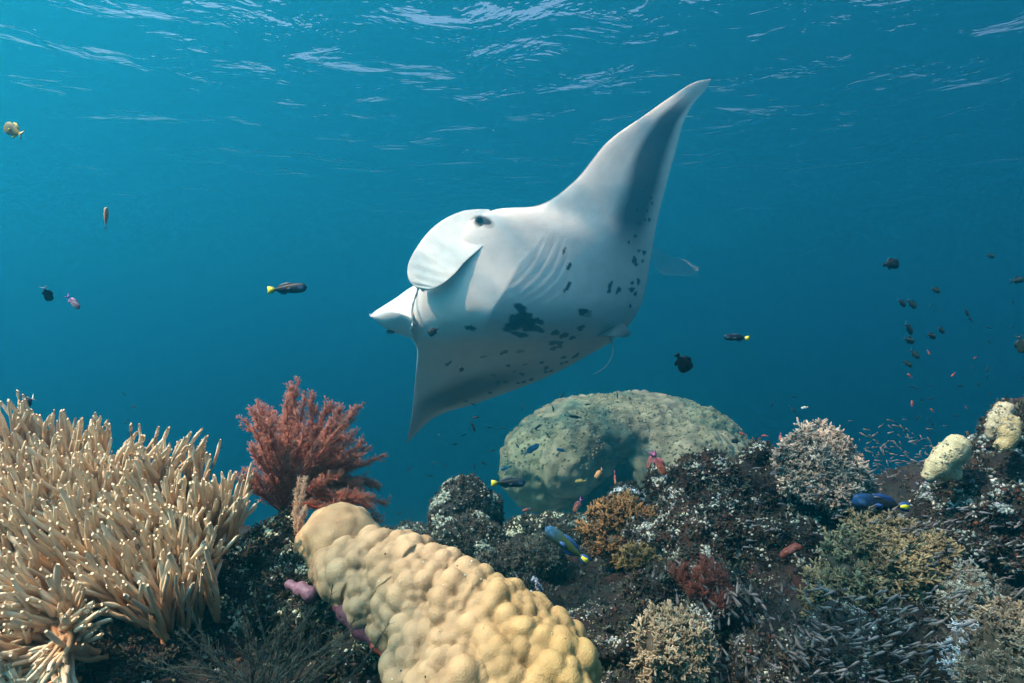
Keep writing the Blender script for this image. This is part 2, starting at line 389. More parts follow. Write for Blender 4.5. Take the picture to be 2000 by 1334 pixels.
def crust(name, V, Fq, n, palette, size, weight=None, tmpl=ICO0, parent=None, flat=.75, jitter=.5, m=None):
    if parent or name == 'reef_turf' or 'outcrop' in name: n = int(n * .62)
    wv = lambda C, Nv: weight(C, Nv) * np.clip(.55 - (Nv * C).sum(1) / np.linalg.norm(C, axis=1), 0, .3)
    pos, nr = scatter(V, Fq, n, wv)
    s = rng.uniform(size[0], size[1], n) * rng.choice([.7, 1, 1.35], n)
    sz = np.stack([s, s, s * flat], -1)
    Vk, Fk = place(tmpl, pos + nr * s[:, None] * .2, nr, sz, jitter)
    Vk = Vk + rng.normal(0, 1, Vk.shape) * np.repeat(s, len(tmpl[0]))[:, None] * .13
    o = mk(name, Vk, Fk, m or km, col=np.repeat(pick(palette, n), len(tmpl[0]), 0))
    if parent: under(o, parent)
    return tag(o, kind='stuff')
def inview(C, d0=.5, d1=4.2):
    px = C[:, 0] / C[:, 1] * F + 1000; py = 667 - C[:, 2] / C[:, 1] * F
    return (px > -330) & (px < 2330) & (py < 1500) & (C[:, 1] > d0) & (C[:, 1] < d1)
near = lambda C: 1 / np.clip(C[:, 1], .6, 4) ** 1.6
patch = lambda C, s, f=6., b=.35: np.clip(fbm(C, f, 3, s) * 2.6 - b + .06, 0.02, 1)
crust('reef_crust', RV, RF, 25000, PALE, (.0013, .0034), lambda C, Nv: inview(C) * near(C) * patch(C, 51) * np.clip(Nv[:, 2] + .15, .02, 1), OCT)
crust('reef_turf', RV, RF, 12000, TURFC, (.004, .009), lambda C, Nv: inview(C) * near(C) * (.3 + patch(C, 91, 5.)), TURF, flat=1.1)
crust('reef_growth', RV, RF, 18000, DARKS, (.002, .0065), lambda C, Nv: inview(C) * near(C) * (.15 + patch(C, 61)), OCT)
crust('reef_spikes', RV, RF, 1500, [(.34, .36, .30, 2), (.22, .25, .20, 2), (.50, .52, .50), (.12, .14, .08, 2), (.30, .33, .42)], (.004, .009), lambda C, Nv: inview(C) * near(C) * patch(C, 71, 5.), SPIKES, flat=1)

# ------------------------------------------------------------------ coral heads and outcrops in the middle ground
def head(name, balls, label, cat, vox, base, ncrust, pal, size, m=rockm, rough=1., kind=None, rockname='rock', tm=OCT, group=None):
    V, Fq, N = blob(balls_px(balls), vox, 3)
    sc_ = np.mean([b[1][0] for b in balls_px(balls)])
    V = V + N * ((fbm(V, 1.1 / sc_, 4, base[0] * 97) * .34 * sc_ + fbm(V, 5 / sc_, 4, 3., .6) * .16 * sc_ - np.abs(fbm(V, 13 / sc_, 3, 4.)) * .14 * sc_) * rough)[:, None]
    root = empty(name, balls_px(balls)[0][0], label, cat, group)
    under(mk(rockname, V, Fq, m, col=np.array(base)), root)
    if ncrust: crust('growth', V, Fq, ncrust, [(.05, .055, .05, 2), (.10, .11, .09, 1), (.07, .05, .05, 1)], (size[0] * .4, size[1] * .5), lambda C, Nv: .2 + patch(C, 9, .9 / sc_, -.1), OCT, root)
    if ncrust: crust('turf', V, Fq, ncrust, TURFC, (.0022 * (balls[0][2] ** .7), .0048 * (balls[0][2] ** .7)), lambda C, Nv: .3 + patch(C, 19, .9 / sc_), TURF, root, flat=1.2)
    if ncrust: crust('crust', V, Fq, int(ncrust * 1.8), pal, (size[0] * .6, size[1] * .62), lambda C, Nv: patch(C, 3, .9 / sc_, -.1) * np.clip(Nv[:, 2] + .3, .03, 1), tm, root)
    return root, V, Fq
TEAL = [(.30, .36, .30, 3), (.46, .49, .43, 1.5), (.17, .23, .20, 3)]
head('coral_head', [(905, 985, 2.35, 52), (880, 1005, 2.3, 45), (935, 1010, 2.4, 48), (895, 965, 2.35, 30)], 'dark knobbly coral head with pale speckled crust, tallest of the lumps behind the lumpy coral', 'coral', .012, (1.3, 1.5, 1.4), 2300, TEAL, (.005, .011))
head('coral_head', [(900, 1055, 2.1, 50), (940, 1070, 2.05, 48), (870, 1075, 2.05, 40), (925, 1040, 2.15, 38)], 'dark rounded coral head crusted in grey green, just above the lumpy coral slope', 'coral', .012, (1.2, 1.5, 1.4), 2000, TEAL, (.004, .010))
head('coral_head', [(1035, 1035, 2.7, 38, .7), (1080, 1032, 2.8, 38, .7), (1000, 1040, 2.7, 30, .7), (1125, 1040, 2.7, 35, .7)], 'low pale green coral ledge in front of the huge dome coral', 'coral', .014, (1.6, 2.0, 1.7), 2200, [(.5, .56, .42, 3), (.36, .44, .34, 2)], (.005, .012))
head('coral_head', [(800, 1045, 2.9, 36, .6), (765, 1048, 2.9, 28, .6), (840, 1050, 2.8, 32, .6)], 'flat blue grey coral ledge beside the smooth cream mound', 'coral', .014, (1.2, 1.6, 1.6), 900, TEAL, (.005, .012))
head('coral_head', [(1010, 1105, 1.95, 48), (1060, 1090, 1.95, 42), (960, 1115, 1.9, 36)], 'dull grey fuzzy coral clump below the pale green ledge', 'coral', .012, (1.4, 1.5, 1.3), 1500, [(.14, .15, .12, 3), (.22, .23, .19, 2)], (.006, .011), tm=TURF)
head('coral_head', [(1010, 1148, 1.6, 26), (1035, 1155, 1.58, 24)], 'small lilac blue coral knob peeping over the golden lumpy coral', 'coral', .01, (1.6, 1.7, 2.2), 700, [(.34, .36, .46, 3), (.5, .52, .6)], (.004, .008))
head('coral_head', [(1220, 985, 1.95, 36), (1195, 1000, 1.95, 32), (1245, 990, 1.95, 32), (1225, 965, 1.97, 20)], 'small whitish lilac coral head beside the brown tufted coral', 'coral', .014, (1.6, 1.6, 2.0), 1500, [(.62, .64, .66, 3), (.40, .42, .48, 2)], (.004, .009))
head('coral_head', [(1140, 1040, 2.2, 40, .8), (1110, 1050, 2.2, 30), (1175, 1050, 2.15, 30)], 'teal grey coral lump between the ledge and the brown tufted coral', 'coral', .012, (1.0, 1.5, 1.5), 1300, [(.16, .22, .21, 3), (.28, .36, .34, 1)], (.005, .010))

def outcrop(balls, vox, tint, n, pal, size, nd=0):
    V, Fq, N = blob(balls_px(balls), vox, 3); s = np.mean([b[1][0] for b in balls_px(balls)])
    V = V + N * (fbm(V, 1.2 / s, 4, balls[0][0] * .1) * .72 * s + fbm(V, 6 / s, 4, 3., .6) * .17 * s + np.abs(fbm(V, 17 / s, 3, 4.)) * -.12 * s)[:, None]
    tag(mk('reef_outcrop', V, Fq, rockm, col=np.array(tint)), kind='structure')
    crust('reef_turf', V, Fq, 2800, TURFC, (.004, .009), lambda C, Nv: .3 + patch(C, 25, 1.2 / s), TURF, flat=1.2)
    crust('reef_crust', V, Fq, int(n * 1.5), pal, (size[0] * .5, size[1] * .52), lambda C, Nv: patch(C, 5, 2. / s, -.05) * np.clip(Nv[:, 2] + .1, .01, 1) ** 1.3, OCT)
    if nd: crust('reef_growth', V, Fq, nd * 2, DARKS, (.002, .006), lambda C, Nv: .1 + patch(C, 15, 1.2 / s), OCT)
    return V, Fq
WHT = [(.34, .37, .31, 3), (.52, .52, .46, 1.5), (.22, .24, .26, 3)]
O1 = outcrop([(1300, 960, 1.82, 42), (1345, 930, 1.8, 44), (1390, 940, 1.78, 46), (1330, 1010, 1.75, 62), (1400, 1010, 1.72, 66), (1290, 1060, 1.7, 60), (1360, 1090, 1.62, 80), (1450, 1060, 1.66, 70), (1292, 925, 1.84, 22)], .011, (1.5, .75, .5), 2300, WHT, (.0045, .0095), 2500)
O2 = outcrop([(1480, 920, 1.8, 38), (1520, 930, 1.8, 38), (1500, 985, 1.75, 70), (1560, 1010, 1.72, 74), (1620, 1000, 1.75, 70), (1580, 1080, 1.62, 80), (1490, 1080, 1.62, 70), (1655, 1010, 1.75, 50)], .011, (.55, .55, .6), 1500, WHT, (.0045, .0095), 800)
O3 = outcrop([(1960, 900, 1.6, 70), (2010, 850, 1.62, 66), (1900, 960, 1.58, 62), (1985, 990, 1.5, 110), (1850, 1000, 1.62, 60), (1900, 1060, 1.5, 80), (1800, 1030, 1.65, 44), (2040, 900, 1.55, 80)], .011, (.62, .66, .7), 4200, [(.22, .28, .28, 3), (.46, .5, .5, 1.), (.13, .18, .19, 3), (.25, .23, .36, .4)], (.004, .010), 2200)
O4 = outcrop([(1290, 1190, 1.42, 80), (1400, 1200, 1.4, 80), (1230, 1270, 1.25, 70), (1330, 1290, 1.2, 80)], .010, (.8, .7, .7), 2600, WHT, (.0028, .0065), 2000)
O5 = outcrop([(1700, 1150, 1.45, 80), (1800, 1130, 1.48, 80), (1880, 1190, 1.36, 80), (1780, 1260, 1.22, 90), (1900, 1310, 1.12, 90), (1650, 1290, 1.18, 80), (1530, 1310, 1.14, 70)], .010, (.85, .9, .9), 5200, [(.20, .23, .21, 3), (.40, .42, .37, 1.2), (.11, .14, .14, 3), (.2, .21, .30, 1)], (.0024, .0058), 3000)
O6 = outcrop([(480, 1120, 1.24, 60), (540, 1110, 1.22, 60), (560, 1170, 1.14, 70), (620, 1200, 1.08, 60), (470, 1190, 1.15, 70), (700, 1290, 1.0, 60), (545, 1055, 1.28, 40)], .012, (1.1, 1.05, .95), 3600, [(.52, .56, .40, 4), (.68, .70, .58, 2), (.25, .28, .16, 2)], (.0028, .0068), 1500)
O7 = outcrop([(230, 1290, 1.02, 60), (290, 1310, .98, 60), (330, 1270, 1.02, 50), (170, 1330, .98, 50)], .012, (1.4, .7, .7), 900, [(.26, .11, .13, 2), (.22, .23, .27, 2), (.2, .1, .05, 2)], (.003, .007), 1400)

# ------------------------------------------------------------------ the manta ray
def cspline(x, xs, ys):          # Catmull-Rom through the stations
    xs = np.asarray(xs, float); ys = np.asarray(ys, float); m = np.gradient(ys, xs)
    i = np.clip(np.searchsorted(xs, x, 'right') - 1, 0, len(xs) - 2); h = xs[i + 1] - xs[i]; t = (x - xs[i]) / h
    return (2 * t ** 3 - 3 * t ** 2 + 1) * ys[i] + (t ** 3 - 2 * t ** 2 + t) * h * m[i] + (-2 * t ** 3 + 3 * t ** 2) * ys[i + 1] + (t ** 3 - t ** 2) * h * m[i + 1]

#        u    LEx   LEy   TEx   TEy   dLE   dTE   belly back
ST = [(0.00, 1388, 154, 1389, 155, 4.62, 4.62, .000, .000),
      (0.03, 1359, 160, 1378, 175, 4.56, 4.60, .008, .010),
      (0.08, 1312, 188, 1357, 199, 4.48, 4.55, .018, .016),
      (0.14, 1262, 223, 1337, 235, 4.38, 4.50, .026, .022),
      (0.22, 1186, 278, 1318, 300, 4.24, 4.46, .036, .034),
      (0.30, 1121, 354, 1302, 358, 4.08, 4.42, .055, .05),
      (0.37, 1056, 399, 1284, 430, 3.94, 4.38, .10, .08),
      (0.45, 962, 411, 1270, 510, 3.74, 4.34, .22, .12),
      (0.52, 890, 448, 1258, 577, 3.64, 4.30, .32, .15),
      (0.58, 846, 515, 1244, 612, 3.60, 4.28, .37, .16),
      (0.64, 813, 580, 1226, 638, 3.62, 4.28, .37, .16),
      (0.70, 802, 640, 1196, 666, 3.70, 4.30, .30, .14),
      (0.75, 815, 680, 1152, 692, 3.84, 4.34, .16, .10),
      (0.80, 814, 712, 1092, 725, 3.98, 4.40, .06, .06),
      (0.86, 811, 744, 1022, 755, 4.12, 4.46, .035, .035),
      (0.92, 808, 780, 930, 788, 4.26, 4.50, .022, .022),
      (0.97, 802, 824, 842, 820, 4.38, 4.50, .010, .012),
      (1.00, 794, 864, 795, 866, 4.46, 4.47, .000, .000)]
ST = np.array(ST)
NU, NV = 400, 185
u = np.linspace(0, 1, NU); v = np.linspace(0, 1, NV); v = .5 - .5 * np.cos(np.pi * v)
q = [cspline(u, ST[:, 0], ST[:, k]) for k in range(1, 9)]
LE = PA(q[0], q[1], q[4]); TE = PA(q[2], q[3], q[5])
mid = LE[:, None] + (TE - LE)[:, None] * v[None, :, None]
body = np.exp(-((u - .6) / .10) ** 2)[:, None]                     # 1 on the trunk, 0 on the wings
vv = v[None]
prof_w = (vv ** .45) * (1 - vv) ** .9 * 1.72
prof_b = (np.clip(vv / .34, 0, 1) ** .55) * (1 - np.clip((vv - .34) / .66, 0, 1) ** 1.7)
prof = prof_w * (1 - body) + np.minimum(prof_b, 1) * body
nb = np.array([-.16, -.93, -.33]); nb /= np.linalg.norm(nb)
Vb = mid + nb * (np.clip(q[6], 0, 1)[:, None] * prof)[..., None]
Vd = mid - nb * (np.clip(q[7], 0, 1)[:, None] * (prof_w * (1 - body) + body * (vv ** .5) * (1 - vv) ** .8 * 1.75))[..., None]
def to_px(V): return np.stack([V[..., 0] / V[..., 1] * F + 1000, 667 - V[..., 2] / V[..., 1] * F], -1)
px = to_px(Vb)
# belly pigment: laid out on the animal where the photograph shows each mark
shade = np.full(px.shape[:2], 1.)
sm = lambda x, a, b: np.clip((x - a) / (b - a), 0, 1) ** 2 * (3 - 2 * np.clip((x - a) / (b - a), 0, 1))
U, Vv = np.broadcast_arrays(u[:, None], vv)
noise = fbm(np.stack([U * 9, Vv * 5, 0 * U], -1).reshape(-1, 3), 1, 4, 77.).reshape(U.shape)
lo = np.interp(U, [0, .08, .14, .30, .37, .45, .5], [.5, .36, .30, .52, .58, .66, .78])
hi = np.interp(U, [0, .08, .14, .30, .37, .45, .5], [.95, .92, .88, .95, .96, .96, .97])
band = sm(Vv + noise * .05, lo - .06, lo + .14) * (1 - sm(Vv, hi - .12, hi + .05)) * sm(U, .03, .14) * (1 - sm(U, .36, .5))
lo2 = np.interp(U, [.74, .8, .86, .92, .97], [.55, .42, .28, .12, .0]); hi2 = np.interp(U, [.74, .8, .86, .92, .97], [.82, .86, .84, .8, .7])
band2 = sm(Vv + noise * .05, lo2 - .12, lo2 + .18) * (1 - sm(Vv, hi2 - .18, hi2 + .12)) * sm(U, .75, .86) * (1 - sm(U, .9, 1.0) * .65)
grey = sm(Vv, .45, 1.0) * sm(U, .3, .55)
base = np.array([.73, .66, .635]); dk = np.array([.030, .055, .075])
colb = base * (1 - .28 * grey[..., None]) * (1 + noise[..., None] * .10 + fbm(np.stack([U * 60, Vv * 26, U * 0], -1).reshape(-1, 3), 1, 3, 41.).reshape(U.shape)[..., None] * .07)
k = np.clip(band * 1.0 + band2 * .9, 0, .95)[..., None]; colb = colb * (1 - k) + dk * k
SP = [(1018, 604, 16, 9, 50), (1030, 622, 17, 11, 48), (1008, 625, 16, 11, 35), (1050, 627, 13, 6, 15), (1044, 640, 18, 7, 22), (996, 640, 17, 8, -5), (1016, 654, 18, 5, 12), (1026, 634, 18, 12, 20), (1002, 634, 12, 8, 0),
      (919, 640, 12, 5, 8), (940, 431, 24, 13, 15, .45), (940, 431, 17, 10, 15, .97), (1138, 609, 10, 7, -15), (1134, 641, 8, 5, -30), (1149, 614, 9, 6, -30, .5), (1085, 650, 9, 5, -10), (1102, 655, 10, 5, -22), (1118, 660, 7, 3.5, -20), (1080, 670, 11, 4.5, -10), (1093, 671, 7, 4, -20), (1081, 681, 7, 3.5, -25), (1094, 677, 6, 3, -20),
      (1107, 563, 9, 4, -50), (1112, 555, 6, 3, -60), (1110, 523, 5, 4, -60), (1113, 517, 5, 3, 80), (1102, 489, 2.5, 8, 15), (1125, 695, 9, 3, -35), (1101, 698, 6, 3, -10), (984, 688, 9, 3.5, -25), (1015, 686, 9, 4, -8, .6), (943, 697, 8, 2, -10, .7), (875, 711, 8, 3, -35),
      (993, 714, 5, 3, 0), (1058, 708, 5, 3, -15), (1067, 718, 5, 4, -30), (1066, 726, 4, 3, 0), (1076, 725, 4, 2.5, 0), (1020, 731, 6, 3, 20), (1023, 746, 5, 3, -15), (1038, 741, 5, 3, -10), (1012, 748, 4, 2.5, 0), (973, 746, 4, 3, 0), (987, 746, 5, 3.5, 0), (972, 750, 4, 3, 0), (965, 733, 6, 2.5, 20, .6), (1005, 725, 3, 2, 0, .6), (957, 767, 4, 2.5, 0), (909, 783, 5, 2.5, 20, .7),
      (1097, 710, 4, 2.5, 0), (1106, 707, 4, 2.5, 0), (1026, 712, 4, 2, 0),
      (1192, 557, 4, 8, 28), (1190, 568, 4, 6, 25), (1208, 567, 4, 8, 35), (1247, 550, 3.5, 7, 0), (1235, 553, 3.5, 4, 20), (1234, 566, 6, 5, -20), (1241, 574, 3.5, 5, 25), (1231, 598, 2.5, 4, 10),
      (1239, 508, 5, 7, 10), (1242, 516, 4, 4, 0), (1258, 493, 4, 5, 0), (1248, 490, 3, 3, 0), (1255, 510, 3, 3, 0), (1228, 473, 3, 3.5, 0), (1241, 461, 3.5, 3.5, 0), (1250, 437, 2.5, 2.5, 0), (1268, 429, 3, 4, 20), (1260, 430, 2.5, 2.5, 0), (1264, 412, 2, 3, 0), (1272, 386, 2.5, 3, 0), (1274, 397, 2, 3, 0), (1245, 410, 2.5, 2.5, 0), (1262, 365, 2, 2, 0)]
ang = noise * 0
for i, s in enumerate(SP):
    a = R(s[4]); dx = px[..., 0] - s[0]; dy = px[..., 1] - s[1]
    e = np.sqrt(((dx * math.cos(a) + dy * math.sin(a)) / s[2]) ** 2 + ((-dx * math.sin(a) + dy * math.cos(a)) / s[3]) ** 2)
    wob = .16 * np.sin(3 * np.arctan2(dy, dx) + i) + .1 * np.sin(5 * np.arctan2(dy, dx) + 2 * i)
    k = (1 - sm(e + wob, .85, 1.12))[..., None] * (s[5] if len(s) > 5 else .95)
    colb = colb * (1 - k) + np.array([.012, .016, .022]) * k
edge = ((1 - sm(Vv, .0, .022)) * sm(U, .2, .26) * (1 - sm(U, .36, .42)))[..., None]
colb = colb * (1 - edge * .9) + dk * .4 * edge
# gill slits: grooves pressed into the belly, each with a thin flap
GU = [[(1068, 452), (1056, 480), (1036, 520), (1004, 552), (974, 566)], [(1086, 458), (1075, 490), (1054, 528), (1022, 560), (988, 575)], [(1098, 470), (1090, 500), (1072, 535), (1040, 565), (1010, 582)],
      [(1108, 500), (1098, 525), (1078, 552), (1050, 576), (1026, 590)], [(1112, 540), (1098, 562), (1078, 580), (1056, 594)]]
GL = [[(880, 656), (876, 664), (872, 672)], [(921, 651), (914, 662), (904, 670)], [(953, 651), (947, 662), (936, 671)], [(984, 656), (977, 664), (966, 672)], [(1008, 658), (1000, 666), (990, 673)]]
inn = Vb.reshape(-1, 3); ipx = px.reshape(-1, 2)
groove = np.zeros(len(inn))
for c in GU + GL:
    c = np.array(c, float); t = np.linspace(0, len(c) - 1, 60); cc = np.stack([cspline(t, range(len(c)), c[:, k]) for k in (0, 1)], -1)
    bb = (ipx[:, 0] > cc[:, 0].min() - 12) & (ipx[:, 0] < cc[:, 0].max() + 12) & (ipx[:, 1] > cc[:, 1].min() - 12) & (ipx[:, 1] < cc[:, 1].max() + 12)
    dd = np.linalg.norm(ipx[bb][:, None] - cc[None], axis=2); j = dd.argmin(1); d_ = dd[np.arange(len(j)), j]
    fade = np.sin(np.pi * np.clip(j / 59, .06, .94))
    side = (ipx[bb] - cc[j])[:, 0] * .75 + (ipx[bb] - cc[j])[:, 1] * .65
    amp = .007 if len(c) > 3 else .005
    groove[bb] += fade * amp * (-np.exp(-(d_ / 1.8) ** 2) * .45 + np.exp(-((side - 7) / 6.) ** 2) * np.exp(-(d_ / 12) ** 2) * .30)
Vb = Vb + nb * groove.reshape(NU, NV)[..., None]
# soft folds of the throat and belly
Vb = Vb + nb * (fbm(np.stack([U * 14, Vv * 4, U * 0], -1).reshape(-1, 3), 1, 3, 5.).reshape(U.shape) * .010 * body)[..., None]
cold = np.tile(np.array([.014, .017, .02]), (NU, NV, 1)) * (1 + noise[..., None] * .5)
Vm = np.concatenate([Vb.reshape(-1, 3), Vd[:, 1:-1].reshape(-1, 3)])
ib = np.arange(NU * NV).reshape(NU, NV); idd = np.concatenate([ib[:, :1], NU * NV + np.arange(NU * (NV - 2)).reshape(NU, NV - 2), ib[:, -1:]], 1)
fb = np.stack([ib[:-1, :-1], ib[1:, :-1], ib[1:, 1:], ib[:-1, 1:]], -1).reshape(-1, 4)
fd = np.stack([idd[:-1, :-1], idd[:-1, 1:], idd[1:, 1:], idd[1:, :-1]], -1).reshape(-1, 4)
if (tri_normals(Vm, fb) @ nb).mean() < 0: fb, fd = fb[:, ::-1], fd[:, ::-1]
skin = mat('ray_skin', (.90, .90, .90), (1, 1, 1), 9, .5, .3, 70, spec=.35)
root = empty('manta_ray', P(1010, 560, 4.0), 'large white bellied manta ray banking over the reef with dark belly spots and raised wing', 'manta ray')
MANTA = root
under(mk('body', Vm, [fb, fd], skin, col=np.concatenate([colb.reshape(-1, 3), cold[:, 1:-1].reshape(-1, 3)])), root)

def shell(A, B, depthA, depthB, th, na=40, nw=22, camber=0., col=(.7, .69, .68), name='cephalic_fin', ribs=0.):
    """a solid curved flap between two outlines given as pixel lists with depths"""
    A = np.array(A, float); B = np.array(B, float); ta = np.linspace(0, len(A) - 1, na); tb = np.linspace(0, len(B) - 1, na)
    a = PA(cspline(ta, range(len(A)), A[:, 0]), cspline(ta, range(len(A)), A[:, 1]), np.interp(ta, np.linspace(0, len(A) - 1, len(depthA)), depthA))
    b = PA(cspline(tb, range(len(B)), B[:, 0]), cspline(tb, range(len(B)), B[:, 1]), np.interp(tb, np.linspace(0, len(B) - 1, len(depthB)), depthB))
    w = np.linspace(0, 1, nw); w = .5 - .5 * np.cos(np.pi * w)
    S = a[:, None] + (b - a)[:, None] * w[None, :, None]
    gu = np.gradient(S, axis=0); gv = np.gradient(S, axis=1); nn = np.cross(gu, gv); nn /= np.linalg.norm(nn, axis=-1, keepdims=True) + 1e-9
    nn[np.linalg.norm(np.cross(gu, gv), axis=-1) < 1e-9] = (0, -1, 0)
    nn *= -np.sign((nn * S).sum(-1, keepdims=True))
    arch = (4 * w * (1 - w))[None, :, None]
    S = S + nn * arch * camber
    if ribs: S = S + nn * arch * ribs * (np.sin(np.linspace(0, 62, na)[:, None] + 1.3 * np.sin(np.linspace(0, 9, na))[:, None] + np.linspace(0, 2.5, nw)[None] ** 2) * (.4 + .6 * np.sin(np.linspace(0, 17, na))[:, None] ** 2))[..., None]
    hf = th * np.sqrt(np.clip(arch, 0, 1)) * .5 + .0005
    Vs = np.concatenate([(S + nn * hf).reshape(-1, 3), (S - nn * hf).reshape(-1, 3)])
    g = grid_faces(na, nw); i = np.arange(na * nw).reshape(na, nw)
    rim = np.concatenate([i[:, 0], i[-1, 1:], i[::-1, -1][1:], i[0, ::-1][1:]])
    r = np.stack([rim[:-1], rim[1:], rim[1:] + na * nw, rim[:-1] + na * nw], -1)
    if (tri_normals(Vs, g) * nn[:-1, :-1].reshape(-1, 3)).sum() < 0: g, r = g[:, ::-1], r[:, ::-1]
    c = np.array(col) * (1 + fbm(Vs, 30, 3, 4.)[:, None] * .08); pp = to_px(Vs)
    e = (1 - sm(np.hypot((pp[:, 0] - 940) / 24, (pp[:, 1] - 431) / 13), .6, 1.0))[:, None] * .97; c = c * (1 - e) + np.array((.012, .025, .035)) * e
    return mk(name, Vs, [g, g[:, ::-1] + na * nw, r[:, ::-1]], skin, col=c)
# the near paddle hangs forward from the eye, the far one is rolled into a scoop
under(shell([(956, 409), (930, 409), (902, 413), (868, 428), (838, 452), (813, 485), (798, 515), (797, 541), (809, 559), (830, 566)],
            [(972, 462), (962, 467), (950, 475), (938, 485), (908, 512), (888, 535), (868, 552), (850, 562), (838, 566), (831, 567)],
            [3.735, 3.70, 3.655, 3.60, 3.545, 3.50, 3.475, 3.46, 3.455, 3.46], [3.64, 3.60, 3.575, 3.54, 3.47, 3.44, 3.43, 3.43, 3.44, 3.46], .016, 120, 30, -.008, (.76, .735, .715), ribs=.0017), root)
far = shell([(815, 556), (800, 563), (775, 581), (750, 597), (733, 608), (727, 613)], [(806, 640), (803, 622), (780, 611), (760, 608), (742, 609), (727, 614)],
            [3.72, 3.72, 3.70, 3.68, 3.66, 3.65], [3.50, 3.50, 3.52, 3.56, 3.61, 3.65], .02, 30, 14, -.02, (.80, .80, .80))
under(far, root)
lip = shell([(806, 632), (803, 621), (780, 611), (760, 608), (742, 609), (727, 613)], [(818, 672), (803, 660), (778, 652), (757, 644), (738, 628), (727, 614)],
            [3.49, 3.49, 3.51, 3.55, 3.60, 3.65], [3.74, 3.72, 3.70, 3.68, 3.66, 3.65], .02, 30, 14, .02, (.62, .62, .62), name='rolled_flap')
under(lip, far)
def surf_pt(x, y, lift=0.):      # the point of the belly seen at a pixel
    i = ((to_px(Vb).reshape(-1, 2) - (x, y)) ** 2).sum(1).argmin(); return Vb.reshape(-1, 3)[i] + nb * lift
for c in GU + GL:
    c = np.array(c, float); t = np.linspace(.12, len(c) - 1.12, 16)
    pts = np.array([surf_pt(cspline(a, range(len(c)), c[:, 0]), cspline(a, range(len(c)), c[:, 1])) for a in t])
    pts[1:-1] = (pts[:-2] + pts[2:] + pts[1:-1] * 2) / 4
    Vt, Ft = tube(pts - nb * .0028, np.sin(np.linspace(.15, 3.0, 16)) * .0019, 5)
    under(mk('gill_slit', Vt, Ft, skin, col=np.array((.30, .27, .27))), root)
# eye with its dark ring, on the side of the head
eyem = mat('wet_dark_eye', (.008, .012, .018), rough=.12, spec=.6)
e0 = surf_pt(936, 428, .002)
eye = under(mk('eye', ICO2[0] * np.array((.024, .024, .020)) + e0, ICO2[1], mat('eye_rim', (.016, .03, .045), rough=.5)), root)
under(mk('pupil', ICO2[0] * np.array((.012, .010, .012)) + e0 + np.array((-.006, -.021, .002)), ICO2[1], eyem), eye)
e1 = P(763, 648, 3.66)
under(mk('eye', ICO2[0] * np.array((.03, .02, .014)) + np.array(e1), ICO2[1], eyem), root)
# mouth slit seen between the two head fins
Vt, Ft = tube([P(818, 566, 3.60), P(812, 578, 3.565), P(807, 594, 3.535), P(804, 612, 3.515)], [.004, .007, .007, .003], 6)
under(mk('mouth', Vt, Ft, mat('mouth_dark', (.12, .14, .16))), root)
# pelvic fin and tail
pel = shell([(1150, 655), (1174, 646), (1198, 634), (1214, 632), (1224, 641), (1228, 652)], [(1150, 658), (1176, 657), (1200, 658), (1214, 659), (1224, 658), (1229, 655)],
            [4.18, 4.18, 4.19, 4.21, 4.23, 4.24], [4.12, 4.10, 4.10, 4.13, 4.18, 4.22], .014, 40, 16, .012, (.19, .19, .19), name='pelvic_fin')
under(pel, root)
pts = [P(1190, 655, 4.2), P(1196, 676, 4.18), P(1196, 692, 4.16), P(1188, 710, 4.14), P(1174, 723, 4.12), P(1158, 731, 4.1)]
tt = np.linspace(0, 5, 26); pts = np.stack([cspline(tt, range(6), np.array(pts)[:, k]) for k in range(3)], -1)
Vt, Ft = tube(pts, np.linspace(.009, .0025, 26), 6); under(mk('tail', Vt, Ft, skin, col=np.array((.5, .52, .54))), root)
# a second ray far off behind the first
cpy = MANTA.copy(); sc.collection.objects.link(cpy)
cpy['label'] = 'faint distant manta ray almost lost in the blue haze behind the large one'
def dup_children(src, dst):
    for ch in list(src.children):
        c = ch.copy(); sc.collection.objects.link(c); c.parent = dst; dup_children(ch, c)
dup_children(MANTA, cpy)
cpy.location = P(1338, 598, 30); cpy.rotation_euler = (R(20), R(14), R(165)); 
MANTA['group'] = cpy['group'] = 'manta rays'

# ------------------------------------------------------------------ finger leather corals
fm = mat('leather_finger_skin', (.82, .82, .82), (1, 1, 1), 90, .75, .25, 500, spec=.15)
variants = []
for i in range(18):
    t = np.array([0, .12, .26, .41, .56, .71, .84, .94, 1.]); bend = rng.normal(0, .22); b2 = rng.normal(0, .12); wob = rng.normal(0, .06)
    pts = np.stack([bend * (t ** 2 - .25 * t) + wob * np.sin(t * 5), b2 * t ** 2 + rng.normal(0, .03) * np.sin(t * 7), t], -1)
    rad = (.052 - .012 * t) * (1 + rng.normal(0, .05, 9)); rad[-1] *= .72
    V, Fl = tube(pts, rad, 6); V[-1, 2] += .022
    if i % 2:
        j0 = rng.integers(2, 5); q0 = pts[j0]; aa = rng.uniform(0, 6.28); tt_ = np.linspace(0, 1, 6)[:, None]; l_ = rng.uniform(.3, .5)
        b_ = q0 + np.array([math.cos(aa), math.sin(aa), 0]) * (tt_ * 1.6 - .7 * tt_ ** 2) * l_ * .38 + np.array([0, 0, 1.]) * tt_ * l_
        V, Fl = merge([(V, Fl), tube(b_, np.linspace(.046, .036, 6) * np.array([1, 1, 1, 1, .95, .66]), 6)])
    z = np.clip(V[:, 2:3], 0, 1)
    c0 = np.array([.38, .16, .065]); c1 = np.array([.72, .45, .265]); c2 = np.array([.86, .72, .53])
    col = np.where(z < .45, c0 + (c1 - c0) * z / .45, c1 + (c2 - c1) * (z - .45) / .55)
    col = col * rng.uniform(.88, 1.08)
    o = mk('finger', V, Fl, fm, col=col); me = o.data; bpy.data.objects.remove(o); variants.append((V, Fl, col, me))
